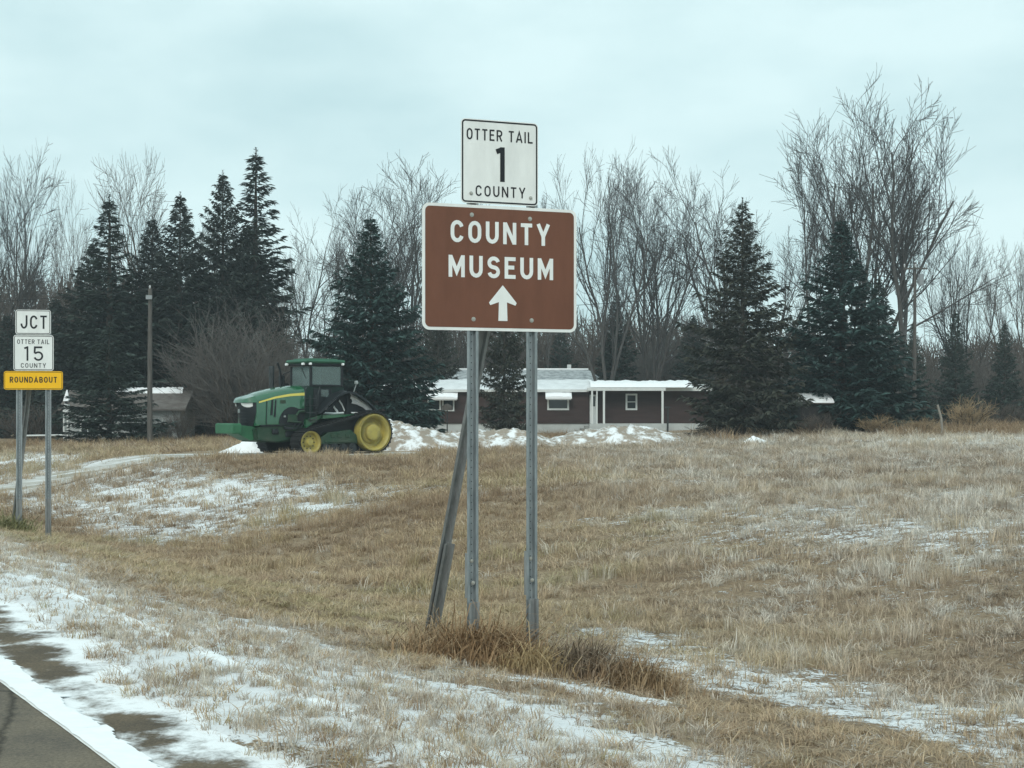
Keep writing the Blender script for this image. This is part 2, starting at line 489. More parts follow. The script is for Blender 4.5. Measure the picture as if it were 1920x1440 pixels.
build_lane()

# ------------------------------------------------------------------ lettering: strokes of a highway alphabet
def arc(cx, cz, rx, rz, a0, a1, n=8):
    return [(cx + rx * math.cos(math.radians(a0 + (a1 - a0) * k / n)), cz + rz * math.sin(math.radians(a0 + (a1 - a0) * k / n))) for k in range(n + 1)]
def glyph(ch, a):
    """-> width, list of (points, closed); cap height 1, a = half stroke"""
    if ch in 'OCUDJ': w = .66
    if ch == 'O':
        r = w / 2 - a; rz = min(.36, r * 1.15)
        return w, [(arc(w / 2, 1 - a - rz, r, rz, 0, 180) + arc(w / 2, a + rz, r, rz, 180, 360), True)]
    if ch == 'C':
        r = w / 2 - a; rz = min(.36, r * 1.15)
        return w, [(arc(w / 2, 1 - a - rz, r, rz, 16, 180) + arc(w / 2, a + rz, r, rz, 180, 344), False)]
    if ch == 'U':
        r = w / 2 - a; rz = min(.36, r * 1.15)
        return w, [([(a, 1)] + arc(w / 2, a + rz, r, rz, 180, 360) + [(w - a, 1)], False)]
    if ch == 'J':
        r = w / 2 - a - .03; rz = .32
        return w, [([(w - a, 1)] + arc(w - a - r, a + rz, r, rz, 360, 180), False)]
    if ch == 'D':
        r = .34
        return w, [([(a, a), (a, 1 - a)] + arc(w - a - r, 1 - a - r, r, r, 90, 0) + arc(w - a - r, a + r, r, r, 0, -90), True)]
    if ch == 'N':
        w = .68; return w, [([(a, 0), (a, 1)], False), ([(w - a, 0), (w - a, 1)], False), ([(a * 1.1, 1 - a * .3), (w - a * 1.1, a * .3)], False)]
    if ch == 'T':
        w = .60; return w, [([(0, 1 - a), (w, 1 - a)], False), ([(w / 2, 0), (w / 2, 1 - a)], False)]
    if ch == 'Y':
        w = .70; return w, [([(a * .9, 1), (w / 2, .42), (w - a * .9, 1)], False), ([(w / 2, 0), (w / 2, .46)], False)]
    if ch == 'M':
        w = .80; return w, [([(a, 0), (a, 1)], False), ([(w - a, 0), (w - a, 1)], False), ([(a, 1 - a * .3), (w / 2, .26), (w - a, 1 - a * .3)], False)]
    if ch == 'E':
        w = .56; return w, [([(a, 0), (a, 1)], False), ([(a, 1 - a), (w, 1 - a)], False), ([(a, a), (w, a)], False), ([(a, .52), (w * .88, .52)], False)]
    if ch == 'L':
        w = .56; return w, [([(a, 0), (a, 1)], False), ([(a, a), (w, a)], False)]
    if ch == 'I':
        w = 2 * a; return w, [([(a, 0), (a, 1)], False)]
    if ch == 'A':
        w = .74; return w, [([(a * .8, 0), (w / 2, 1 - a * .8), (w - a * .8, 0)], False), ([(w * .2, .28), (w * .8, .28)], False)]
    if ch == 'R':
        w = .64; r = .25
        return w, [([(a, 0), (a, 1 - a)] + [(w - a - r, 1 - a)] + arc(w - a - r, .735 - a * .5, r, .265 - a * .5, 90, -90) + [(a, .47)], False), ([(w * .5, .47), (w - a, 0)], False)]
    if ch == 'B':
        w = .64; r = .24
        return w, [([(a, a), (a, 1 - a), (w - a - r - .03, 1 - a)] + arc(w - a - r - .03, .75 - a * .5, r, .25 - a * .5, 90, -90) + [(a, .5)], False),
                   ([(a, .5), (w - a - r, .5)] + arc(w - a - r, .25 + a * .5, r, .25 - a * .5, 90, -90) + [(a, a)], False)]
    if ch == 'S':
        w = .63; r = w / 2 - a; q = (1 - 2 * a) / 4
        return w, [(arc(w / 2, 1 - a - q, r, q, 12, 180, 9) + arc(w / 2, 1 - a - q, r, q, 180, 245, 4) + arc(w / 2, a + q, r, q, 65, 0, 4) + arc(w / 2, a + q, r, q, 0, -168, 9), False)]
    if ch == '1':
        w = .27; return w, [([(w - a, 0), (w - a, 1)], False), ([(0, .86), (w - a, .94)], False)]
    if ch == '5':
        w = .64; r = w / 2 - a
        return w, [([(w - a, 1 - a), (a * 1.5, 1 - a), (a * 1.2, .54)], False), ([(a * 1.2, .54)] + arc(w / 2, .33, r, .33 - a, 130, -160, 16), False)]
    return .35, []
def ribbon(pts, closed, h):
    n = len(pts); L_, R_ = [], []
    for i in range(n):
        p = Vector(pts[i])
        a = Vector(pts[i - 1]) if (i > 0 or closed) else None
        b = Vector(pts[(i + 1) % n]) if (i < n - 1 or closed) else None
        d1 = (p - a).normalized() if a is not None and (p - a).length > 1e-6 else None
        d2 = (b - p).normalized() if b is not None and (b - p).length > 1e-6 else None
        if d1 is None: d1 = d2
        if d2 is None: d2 = d1
        n1, n2 = Vector((-d1.y, d1.x)), Vector((-d2.y, d2.x))
        m = (n1 + n2)
        m = n1 if m.length < 1e-4 else m.normalized()
        k = h / max(.35, m.dot(n1))
        L_.append(p + m * k); R_.append(p - m * k)
    return L_, R_
def word(par, m, text, x0, x1, z0, cap, stroke, y, gap=.2, space=.42):
    """letters between x0 and x1 on the plane y (facing -Y)"""
    a = stroke / cap / 2
    adv, strokes = 0, []
    for ch in text:
        if ch == ' ': adv += space; continue
        w, st = glyph(ch, a)
        strokes.append([([(px + adv, pz) for px, pz in pts], cl) for pts, cl in st])
        adv += w + gap
    adv -= gap
    kx = (x1 - x0) / adv
    e = 0
    for letter in strokes:
        mb = MB()
        for pts, cl in letter:
            P = [(x0 + px * kx, z0 + pz * cap) for px, pz in pts]
            Lf, Rt = ribbon(P, cl, stroke / 2)
            n = len(P); e += 1
            yy = y - .0002 * (e % 4)
            vs = [(q.x, yy, q.y) for q in Lf] + [(q.x, yy, q.y) for q in Rt]
            mb.add(vs, [(n + i, n + (i + 1) % n, (i + 1) % n, i) for i in range(n if cl else n - 1)])
        mb.build('letter', m, par)
def rrect(x0, x1, z0, z1, r, n=6):
    return (arc(x1 - r, z1 - r, r, r, 0, 90, n) + arc(x0 + r, z1 - r, r, r, 90, 180, n) + arc(x0 + r, z0 + r, r, r, 180, 270, n) + arc(x1 - r, z0 + r, r, r, 270, 360, n))
def frame_ring(mb, x0, x1, z0, z1, r, w, y, th=.001):
    A = rrect(x0, x1, z0, z1, r); B = rrect(x0 + w, x1 - w, z0 + w, z1 - w, max(r - w, .003))
    n = len(A)
    vs = [(p, y, q) for p, q in A] + [(p, y, q) for p, q in B]
    mb.add(vs, [(n + i, n + (i + 1) % n, (i + 1) % n, i) for i in range(n)])

GALV = mat('galvanised_steel', (.20, .225, .235), .5, metallic=.55, spec=.5, col2=(.33, .36, .37), scale=9, bump=.1, bscale=60, stretch=(3, 3, .6))
GALV_OLD = mat('weathered_steel', (.19, .20, .20), .6, metallic=.4, spec=.4, col2=(.30, .31, .31), scale=7, stretch=(3, 3, .6))
SIGN_WHITE = mat('sign_white', (.74, .75, .73), .42, .07, 5, stretch=(1, 1, .35))
SIGN_BLACK = mat('sign_black', (.015, .016, .02), .5)
SIGN_BROWN = mat('sign_brown', (.150, .062, .038), .45, .10, 6, stretch=(1, 1, .3))
SIGN_YELLOW = mat('sign_yellow', (.85, .47, .012), .42, .03, 4)
BOLT = mat('zinc_bolt', (.45, .44, .40), .4, metallic=.7)
STEEL_H = mat('hole_shadow', (.06, .065, .07), .7)
def plate(parent, name, x0, x1, z0, z1, r, m, y, th=.004):
    mb = MB(); mb.prism(rrect(x0, x1, z0, z1, r), 'y', y, y + th)
    return mb.build(name, m, parent)
def face(parent, name, x0, x1, z0, z1, r, m, y):
    mb = MB(); P = rrect(x0, x1, z0, z1, r); mb.add([(p, y, q) for p, q in P], [tuple(range(len(P) - 1, -1, -1))])
    return mb.build(name, m, parent)
def bolt(parent, x, z, y, r=.011):
    mb = MB(); mb.lathe_y([(r * 1.5, y), (r * 1.5, y - .002), (r, y - .002), (r, y - .008), (.0005, y - .009)], (x, 0, z), 10)
    return mb.build('bolt', BOLT, parent)
def channel_post(parent, x, z0, z1, y, s=1.0, name='post', m=None, holes=True):
    """flanged U-channel, open side toward the viewer, with a row of punched holes"""
    k = s
    prof = [(-.044, .0), (-.024, .0), (-.016, .030), (.016, .030), (.024, .0), (.044, .0), (.044, .004), (.0265, .004), (.019, .034), (-.019, .034), (-.0265, .004), (-.044, .004)]
    mb = MB(); mb.prism([(x + u * k, y + w * k) for u, w in prof], 'z', z0, z1)
    o = mb.build(name, m or GALV, parent)
    if holes:
        hb = MB(); z = z0 + .06
        while z < z1 - .03:
            P = arc(x, z, .0045 * k, .0045 * k, 0, 360, 8)[:-1]
            hb.add([(p, y + .0285 * k, q) for p, q in P], [tuple(range(7, -1, -1))])
            z += .0508 * 1.0
        tag(hb.build('punched_holes', STEEL_H, o), kind='stuff')
    return o
def slant_post(parent, p0, p1, w=.04, name='brace'):
    p0, p1 = Vector(p0), Vector(p1)
    d = (p1 - p0); Ln = d.length; d.normalize()
    xa = Vector((1, 0, 0)); xa = (xa - d * xa.dot(d)).normalized(); ya = d.cross(xa)
    M = Matrix(((xa.x, ya.x, d.x, p0.x), (xa.y, ya.y, d.y, p0.y), (xa.z, ya.z, d.z, p0.z), (0, 0, 0, 1)))
    mb = MB(M)
    prof = [(-.044, .0), (-.024, .0), (-.016, .030), (.016, .030), (.024, .0), (.044, .0), (.044, .004), (.0265, .004), (.019, .034), (-.019, .034), (-.0265, .004), (-.044, .004)]
    mb.prism(prof, 'z', 0, Ln)
    return mb.build(name, GALV_OLD, parent)

# ------------------------------------------------------------------ county museum sign
def build_main_sign():
    D = 11.7; K = F / D; yaw = math.radians(23)
    base = W(944, 1250, D); base.z = zg1(base.x, base.y)
    R = empty('road_sign', base, yaw, 'brown county museum sign with white county 1 marker above on steel posts', 'road sign')
    Z = lambda py: EYE + (HORIZON - py) / K - base.z
    cx = -.022
    bx0, bx1 = cx - .61, cx + .61
    bz0, bz1 = Z(621), Z(387)
    p = plate(R, 'sign_panel', bx0, bx1, bz0, bz1, .055, SIGN_WHITE, -.004)
    f = .022
    face(p, 'panel_face', bx0 + f, bx1 - f, bz0 + f, bz1 - f, .036, SIGN_BROWN, -.0055)
    H = bz1 - bz0; zt = lambda Y: bz1 - (Y - 572) / 748 * H; xt = lambda X: cx + (X - 557) / 915 * 1.22
    word(p, SIGN_WHITE, 'COUNTY', xt(262), xt(850), zt(799), zt(668) - zt(799), .0285, -.0075, gap=.24)
    word(p, SIGN_WHITE, 'MUSEUM', xt(250), xt(870), zt(1005), zt(875) - zt(1005), .0285, -.0075, gap=.24)
    mb = MB(); ax = xt(567); k = 1.22 / 915
    pts = [(0, zt(1045)), (83 * k, zt(1150)), (76 * k, zt(1166)), (25 * k, zt(1147)), (28 * k, zt(1259)), (-26 * k, zt(1259)), (-23 * k, zt(1147)), (-74 * k, zt(1166)), (-81 * k, zt(1150))]
    pts = [(ax + u, w) for u, w in pts]
    mb.add([(u, -.0075, w) for u, w in pts], [(0, 1, 2, 3), (0, 3, 4, 5), (0, 5, 6), (0, 6, 7, 8)])
    mb.build('arrow', SIGN_WHITE, p)
    for X, Y in ((385, 632), (730, 640), (395, 1252), (740, 1252)): bolt(p, xt(X), zt(Y), -.006)
    # route marker above
    mx = -.030; mz0, mz1 = Z(384), Z(227)
    q = plate(R, 'route_marker', mx - .305, mx + .305, mz0, mz1, .034, SIGN_WHITE, -.004)
    mb = MB(); frame_ring(mb, mx - .298, mx + .298, mz0 + .007, mz1 - .007, .028, .011, -.0055); mb.build('border', SIGN_BLACK, q)
    mt = lambda X: mx + (X - 551) / 447 * .61; nt = lambda Y: mz1 - (Y - 72) / 493 * (mz1 - mz0)
    word(q, SIGN_BLACK, 'OTTER TAIL', mt(360), mt(742), nt(194), nt(128) - nt(194), .0112, -.0058, gap=.26, space=.5)
    word(q, SIGN_BLACK, 'COUNTY', mt(411), mt(699), nt(522), nt(459) - nt(522), .0108, -.0058, gap=.28)
    word(q, SIGN_BLACK, '1', mt(530), mt(578), nt(431), nt(228) - nt(431), .036, -.0058)
    for X, Y in ((385, 508), (730, 517)): bolt(q, mt(X), nt(Y), -.006, .009)
    # posts
    for sx in (-.240, .228):
        o = channel_post(R, sx, -.35, Z(262), .002)
        mb = MB()
        prof = [(-.040, .0), (-.022, .0), (-.015, .026), (.015, .026), (.022, .0), (.040, .0), (.040, .004), (.0245, .004), (.018, .030), (-.018, .030), (-.0245, .004), (-.040, .004)]
        mb.prism([(sx + .0 + u, -.032 + w) for u, w in prof], 'z', -.35, Z(1125))
        mb.build('ground_stake', GALV_OLD, o)
        mb = MB(); mb.box((sx - .049, .012, (Z(1035) + Z(1118)) / 2), (.010, .02, Z(1035) - Z(1118))); mb.build('splice_bar', GALV_OLD, o)
        bolt(o, sx, Z(1090), -.004, .010); bolt(o, sx, Z(1050), .026, .010)
    # the slanting back brace runs down behind the left post
    iy = Matrix.Rotation(-yaw, 3, 'Z')
    top = W(908, 625, 11.82); bot = W(806, 1185, 12.45)
    g = zg1(bot.x, bot.y)
    bot = top + (bot - top) * ((top.z - (g - .15)) / (top.z - bot.z))
    a = iy @ (top - base); b2 = iy @ (bot - base)
    a = a + (a - b2) * .13
    br = slant_post(R, b2, a)
    mid = b2 + (a - b2) * .07; m2 = b2 + (a - b2) * .34
    sb = slant_post(br, mid + Vector((.02, -.03, 0)), m2 + Vector((.02, -.03, 0)), name='ground_stake')
    return base
SIGN = build_main_sign()

# ------------------------------------------------------------------ junction sign
def build_junction_sign():
    D = 27.7; K = F / D; yaw = math.radians(14)
    base = W(63, 1008, D); base.z = zg1(base.x, base.y)
    R = empty('junction_sign', base, yaw, 'junction sign stack with yellow roundabout plate at left edge', 'road sign')
    Z = lambda py: EYE + (HORIZON - py) / K - base.z
    kx = math.cos(yaw + math.radians(16.5)) ; kx = .86
    Xl = lambda px: (px - 63) / K / .985
    def panel(name, x0, x1, y0, y1, m, r, ring):
        a, b, c, d = Xl(x0), Xl(x1), Z(y1), Z(y0)
        p = plate(R, name, a, b, c, d, r, m, -.004, .006)
        mb = MB(); frame_ring(mb, a + .012, b - .012, c + .012, d - .012, max(r - .012, .01), ring, -.0065); mb.build('border', SIGN_BLACK, p)
        return p
    p = panel('junction_plate', 31, 93.5, 581, 627, SIGN_WHITE, .04, .010)
    word(p, SIGN_BLACK, 'JCT', Xl(39), Xl(86.5), Z(616.5), Z(591.5) - Z(616.5), .030, -.007, gap=.26)
    p = panel('route_marker', 27.5, 98.5, 628.5, 695, SIGN_WHITE, .04, .010)
    word(p, SIGN_BLACK, 'OTTER TAIL', Xl(34), Xl(91), Z(645), Z(636.5) - Z(645), .011, -.007, gap=.26, space=.4)
    word(p, SIGN_BLACK, '15', Xl(46.5), Xl(80), Z(676.5), Z(649.5) - Z(676.5), .030, -.007, gap=.34)
    word(p, SIGN_BLACK, 'COUNTY', Xl(40.5), Xl(85), Z(689.5), Z(681) - Z(689.5), .011, -.007, gap=.28)
    p = panel('roundabout_plate', 10.5, 115, 696, 730.5, SIGN_YELLOW, .04, .008)
    word(p, SIGN_BLACK, 'ROUNDABOUT', Xl(21), Xl(104.5), Z(717.5), Z(706.5) - Z(717.5), .017, -.007, gap=.24)
    for px in (37.5, 89):
        o = channel_post(R, Xl(px), -.3, Z(590), .004, 1.15)
        mb = MB()
        prof = [(-.040, .0), (-.022, .0), (-.015, .026), (.015, .026), (.022, .0), (.040, .0), (.040, .004), (.0245, .004), (.018, .030), (-.018, .030), (-.0245, .004), (-.040, .004)]
        mb.prism([(Xl(px) + u * 1.1, -.032 + w) for u, w in prof], 'z', -.3, Z(935)); mb.build('ground_stake', GALV_OLD, o)
    iy = Matrix.Rotation(-yaw, 3, 'Z')
    top = W(55, 728, 27.9); bot = W(24, 1000, 28.6); g = zg1(bot.x, bot.y)
    bot = top + (bot - top) * ((top.z - (g - .15)) / (top.z - bot.z))
    slant_post(R, iy @ (bot - base), iy @ (top - base) + (iy @ (top - bot)) * .1)
    return base
JSIGN = build_junction_sign()

# ------------------------------------------------------------------ tracked tractor
GREEN = mat('green_paint', (.007, .082, .030), .24, spec=.6, coat=1.0, col2=(.014, .105, .045), scale=2.2, detail=8)
GREEN_D = mat('green_paint_shaded_dusty', (.008, .046, .023), .55, spec=.4, col2=(.040, .062, .038), scale=3, detail=8)  # lower body's shade put into this darker green, with some dust
YELLOW = mat('yellow_paint', (.42, .34, .075), .5, spec=.4, col2=(.30, .25, .085), scale=4, detail=8)
BLACKP = mat('black_plastic', (.012, .015, .018), .5, .2, 4)
RUBBER = mat('track_rubber', (.016, .017, .018), .75, .3, 5, bump=.3, bscale=30)
STEEL_D = mat('dark_steel', (.035, .04, .042), .5, .3, 4, metallic=.3)
LAMP = mat('lamp_glass', (.78, .8, .8), .15, spec=.7)
SNOW = mat('snow', (.86, .87, .88), .8)
def glass_mat():
    m = bpy.data.materials.new('cab_glass'); m.use_nodes = True
    b = m.node_tree.nodes['Principled BSDF']
    b.inputs['Base Color'].default_value = (.36, .46, .45, 1); b.inputs['Roughness'].default_value = .08
    b.inputs['Transmission Weight'].default_value = .72; b.inputs['Specular IOR Level'].default_value = .8
    b.inputs['IOR'].default_value = 1.15
    return m
CABGLASS = glass_mat()

def build_tractor():
    th = math.radians(180 + 39)
    R = empty('tracked_tractor', (TR.x, TR.y, TR.z + .01), th, 'green tracked farm tractor with yellow wheels parked before the snow piles', 'tractor')
    S = TR.y / F     # metres per photo pixel at the tractor
    # --- track units
    for side in (1, -1):
        v0, v1 = (.72, 1.40) if side > 0 else (-1.70, -1.02)
        c1, r1, c2, r2 = (0, .81), .80, (2.80, .475), .465
        # outline round the two wheels
        import itertools
        d = math.hypot(c2[0] - c1[0], c2[1] - c1[1]); ang = math.atan2(c2[1] - c1[1], c2[0] - c1[0])
        ph = math.acos((r1 - r2) / d)
        def outline(e):
            pts = []
            R1, R2 = r1 + e, r2 + e
            a0, a1 = ang + ph, ang - ph
            for k in range(25):
                t = a0 + (2 * math.pi - 2 * ph) * k / 24
                pts.append((c1[0] + R1 * math.cos(t), c1[1] + R1 * math.sin(t)))
            for k in range(17):
                t = a1 + (2 * ph) * k / 16
                pts.append((c2[0] + R2 * math.cos(t), c2[1] + R2 * math.sin(t)))
            return pts
        o_ = outline(.0); i_ = outline(-.055)
        mb = MB(); n = len(o_)
        vs = []
        for (u, w) in o_: vs += [(u, v0, w), (u, v1, w)]
        for (u, w) in i_: vs += [(u, v0, w), (u, v1, w)]
        fs = []
        for k in range(n):
            j = (k + 1) % n
            fs += [(2 * k, 2 * k + 1, 2 * j + 1, 2 * j), (2 * n + 2 * j, 2 * n + 2 * j + 1, 2 * n + 2 * k + 1, 2 * n + 2 * k),
                   (2 * k + 1, 2 * n + 2 * k + 1, 2 * n + 2 * j + 1, 2 * j + 1), (2 * j, 2 * n + 2 * j, 2 * n + 2 * k, 2 * k)]
        mb.add(vs, fs)
        tr = mb.build('track_belt', RUBBER, R)
        # tread bars along the belt
        P = [Vector(p) for p in o_]; P.append(P[0])
        Ls = [0]
        for a, b in zip(P[:-1], P[1:]): Ls.append(Ls[-1] + (b - a).length)
        tot = Ls[-1]; nb = int(tot / .165); mb = MB()
        for k in range(nb):
            s = tot * k / nb
            i = max(0, next(q for q in range(len(Ls)) if Ls[q] > s) - 1)
            t = (s - Ls[i]) / (Ls[i + 1] - Ls[i]); p = P[i].lerp(P[i + 1], t); dd = (P[i + 1] - P[i]).normalized()
            al = math.atan2(dd.y, dd.x)
            Rm = Matrix.Rotation(-al, 3, 'Y')
            nn = Vector((dd.y, -dd.x))
            off = -nn if (p - Vector((1.2, .6))).dot(nn) < 0 else nn
            q = p + off * .018
            mb.box((q.x, (v0 + v1) / 2, q.y), (.055, v1 - v0 - .004, .042), R=Rm)
        tag(mb.build('tread_bars', RUBBER, tr), kind='stuff')
        vo = v1 if side > 0 else v0      # outer face
        sg = side
        # drive wheel: dished yellow disc
        def wheel(name, c, rad, dish, hub, bolts):
            w = MB()
            prof = [(rad * 1.0, .03), (rad * 1.0, -.34), (rad * .93, -.34), (rad * .97, .0), (rad * .92, .018), (rad * .87, .0), (rad * .80, -dish * .35), (rad * .77, -dish), (rad * .72, -dish - .01)]
            prof2 = [(hub * 1.45, -dish - .01), (hub * 1.3, -dish * .8), (hub * 1.05, -dish * .7), (hub * 1.0, -.06), (hub * .88, -.035), (hub * .6, -.03), (.001, -.03)]
            w.lathe_y([(r, vo + sg * y) for r, y in prof + prof2], (c[0], 0, c[1]), 40)
            o = w.build(name, YELLOW, R, smooth=True)
            # rear disc closing the drum toward the machine
            if bolts:
                for k in range(bolts):
                    t = 2 * math.pi * k / bolts
                    q = MB(); q.lathe_y([(.022, vo - sg * (dish + .012)), (.022, vo - sg * (dish - .02)), (.001, vo - sg * (dish - .022))], (c[0] + rad * .55 * math.cos(t), 0, c[1] + rad * .55 * math.sin(t)), 6)
                    q.build('wheel_nut', STEEL_D, o)
            return o
        wheel('drive_wheel', c1, .715, .30, .30, 0)
        wheel('idler_wheel', c2, .42, .16, .13, 10)
        # mid rollers and undercarriage
        for k, u in enumerate((.95, 1.34, 1.73, 2.10)):
            q = MB(); q.lathe_y([(.001, vo - sg * .02), (.06, vo - sg * .02), (.06, vo - sg * .06), (.17, vo - sg * .06), (.18, vo - sg * .10), (.18, vo - sg * .30)], (u, 0, .235), 20)
            q.build('mid_roller', STEEL_D, R, smooth=True)
        q = MB(); q.prism([(.75, .42), (2.55, .40), (2.55, .62), (2.2, .82), (1.1, .92), (.75, .70)], 'y', vo - sg * .42, vo - sg * .16)
        fr = q.build('undercarriage_frame', GREEN_D, R)
        q = MB()
        for u in (1.25, 1.62, 1.95): q.bbox((u, vo - sg * .15, .70), (.22, .04, .14), .02)
        q.bbox((1.6, vo - sg * .15, .50), (1.5, .04, .10), .02)
        q.build('cover_plate', GREEN_D, fr)
        # inner guide wall so one does not look through the belt
        q = MB(); q.prism([(u, w) for u, w in outline(-.09)], 'y', vo - sg * .46, vo - sg * .44)
        q.build('inner_guard', BLACKP, R)
    # --- chassis
    q = MB(); q.prism([(-.5, .55), (2.9, .52), (4.1, .46), (5.1, .50), (5.2, .95), (4.6, 1.12), (2.8, 1.2), (-.5, 1.15)], 'y', -.5, .5)
    q.build('chassis', GREEN_D, R)
    q = MB(); q.prism([(4.2, .50), (5.05, .58), (5.05, 1.05), (3.1, 1.12), (2.75, .72)], 'y', .5, .66); q.prism([(4.2, .50), (5.05, .58), (5.05, 1.05), (3.1, 1.12), (2.75, .72)], 'y', -.66, -.5)
    q.build('side_frame', GREEN_D, R)
    # front weight carrier
    q = MB(); q.bbox((6.02, 0, .99), (.42, 1.30, .37), .04)
    q.prism([(5.0, .62), (5.25, .55), (5.85, .80), (5.85, 1.12), (5.0, 1.05)], 'y', -.42, .42)
    q.build('front_weight_bracket', mat('pale_green_paint', (.03, .13, .062), .45, .15, 2), R)
    # --- hood with rounded nose (sections along u)
    def section(u, half, z0, zs, zt):
        return [(u, half, z0), (u, half, zs), (u, half * .93, zs + (zt - zs) * .45), (u, half * .62, zt - .03), (u, 0, zt), (u, -half * .62, zt - .03), (u, -half * .93, zs + (zt - zs) * .45), (u, -half, zs), (u, -half, z0)]
    secs = [section(2.95, .74, 1.15, 2.30, 2.58), section(3.6, .74, 1.15, 2.26, 2.53), section(4.3, .73, 1.12, 2.16, 2.43), section(4.85, .70, 1.10, 2.02, 2.30), section(5.15, .66, 1.08, 1.94, 2.20)]
    q = MB(); vs = [p for s_ in secs for p in s_]; m_ = 9
    fs = [(i * m_ + k, i * m_ + k + 1, (i + 1) * m_ + k + 1, (i + 1) * m_ + k) for i in range(len(secs) - 1) for k in range(m_ - 1)]
    fs += [tuple(range(8, -1, -1)), tuple(range((len(secs) - 1) * m_, len(secs) * m_))]
    q.add(vs, fs)
    hood = q.build('hood', GREEN, R, smooth=True)
    # nose cap above the grille
    q = MB()
    def nose(u, half, z0, z1): return [(u, half, z0), (u, half * .8, z1), (u, 0, z1 + .03), (u, -half * .8, z1), (u, -half, z0)]
    ns = [nose(5.15, .67, 1.93, 2.17), nose(5.40, .60, 1.92, 2.10), nose(5.55, .42, 1.92, 2.02), nose(5.60, .2, 1.92, 1.96)]
    vs = [p for s_ in ns for p in s_]
    fs = [(i * 5 + k, i * 5 + k + 1, (i + 1) * 5 + k + 1, (i + 1) * 5 + k) for i in range(3) for k in range(4)] + [(15, 16, 17, 18, 19)]
    fs += [(i * 5, (i + 1) * 5, (i + 1) * 5 + 4, i * 5 + 4) for i in range(3)]
    q.add(vs, fs); q.build('nose_cap', GREEN, hood, smooth=True)
    # grille: bowed black panel that narrows toward the bottom
    q = MB(); rows = 8; cols = 8; vs = []
    for r in range(rows + 1):
        z = 1.915 - (1.915 - .98) * r / rows
        half = .66 * (1 - .40 * max(0, (r / rows - .35)) / .65)
        for c in range(cols + 1):
            t = -1 + 2 * c / cols
            vs.append((5.16 + .36 * (1 - t * t) * (1 - .35 * r / rows), half * t, z))
    fs = [(r * (cols + 1) + c, r * (cols + 1) + c + 1, (r + 1) * (cols + 1) + c + 1, (r + 1) * (cols + 1) + c) for r in range(rows) for c in range(cols)]
    q.add(vs, fs); g = q.build('grille', BLACKP, R, smooth=True)
    q = MB()
    for r in range(1, 8):
        z = 1.915 - (1.915 - .98) * r / rows; half = .66 * (1 - .40 * max(0, (r / rows - .35)) / .65)
        pts = [(5.165 + .36 * (1 - t * t) * (1 - .35 * r / rows), half * t * .96, z) for t in [-1 + 2 * c / 8 for c in range(9)]]
        q.tube(pts, .012, 4)
    tag(q.build('grille_slats', BLACKP, g), kind='stuff')
    q = MB(); q.bbox((5.50, -.05, 1.62), (.05, .12, .14), .01); q.build('badge', mat('badge_grey', (.22, .25, .25), .4), g)
    # headlights wrap the nose corners
    for sg in (1, -1):
        q = MB(); pts_t = [.30, .45, .60, .75, .88] if sg > 0 else [-.30, -.45, -.60, -.75, -.88]
        vs = []
        for i, t in enumerate(pts_t):
            u = 5.19 + .37 * (1 - t * t); y = .67 * t
            hgt = [.10, .15, .17, .17, .13][i]
            vs += [(u, y, 1.925 - hgt), (u, y, 1.925), (u + .05, y * 1.01, 1.90)]
        fs = []
        for i in range(4):
            a = i * 3; b = a + 3
            fs += [(a, b, b + 2, a + 2), (a + 2, b + 2, b + 1, a + 1), (a, a + 1, b + 1, b)]
        q.add(vs, fs); q.build('headlight', LAMP, hood)
        # yellow stripe under the hood crease
        q = MB(); n = 7; vs = []
        for k in range(n):
            u = 2.96 + (5.05 - 2.96) * k / (n - 1)
            zs = np.interp(u, [2.95, 3.6, 4.3, 4.85, 5.15], [2.30, 2.26, 2.16, 2.02, 1.94]); hf = np.interp(u, [2.95, 3.6, 4.3, 4.85, 5.15], [.74, .74, .73, .70, .66])
            w = .11 - .05 * k / (n - 1)
            vs += [(u, sg * (hf + .008), zs - w), (u, sg * (hf + .008), zs - .005)]
        q.add(vs, [(2 * k, 2 * k + 1, 2 * k + 3, 2 * k + 2) for k in range(n - 1)]); q.build('stripe', mat('stripe_yellow', (.72, .62, .14), .4), hood)
        # side vents and panel seam
        for (u0, u1, w) in ((4.42, 4.50, .55), (4.28, 4.34, .62)):
            q = MB(); q.prism([(u0, 2.02), (u1, 2.02), (u1 + .06, 2.02 - w), (u0 + .04, 2.02 - w)], 'y', sg * .735, sg * .742); q.build('side_vent', BLACKP, hood)
        q = MB(); q.bbox((3.98, sg * .745, 1.96), (.25, .012, .12), .004); q.build('side_vent', GREEN_D, hood)
        q = MB(); q.prism([(4.74, 1.14), (4.76, 1.14), (4.73, 1.98), (4.71, 1.98)], 'y', sg * .73, sg * .745); q.build('panel_seam', BLACKP, hood)
        # engine bay opening: arched dark cut-out with engine block
        P = [(2.96, 1.13)] + [(3.55 + .62 * math.cos(math.radians(a)), 1.15 + .62 * math.sin(math.radians(a))) for a in range(0, 121, 10)] + [(2.96, 1.72)]
        q = MB(); q.prism(P[:1] + P[1:], 'y', sg * .74, sg * .752); eb = q.build('engine_bay', BLACKP, R)
        q = MB(); q.bbox((3.55, sg * .77, 1.35), (.45, .05, .28), .03); q.tube([(3.0, sg * .79, 1.62), (3.25, sg * .80, 1.60), (3.4, sg * .8, 1.45)], .05, 8)
        q.tube([(3.15, sg * .79, 1.2), (3.8, sg * .79, 1.24)], .03, 8); q.build('engine_block', GREEN_D, eb)
        q = MB(); q.bbox((3.92, sg * .78, 1.42), (.09, .05, .07), .01); q.build('filler_cap', mat('badge_grey', (.22, .25, .25)), eb)
    # --- cab
    cu0, cu1, ch = 1.12, 2.62, .68
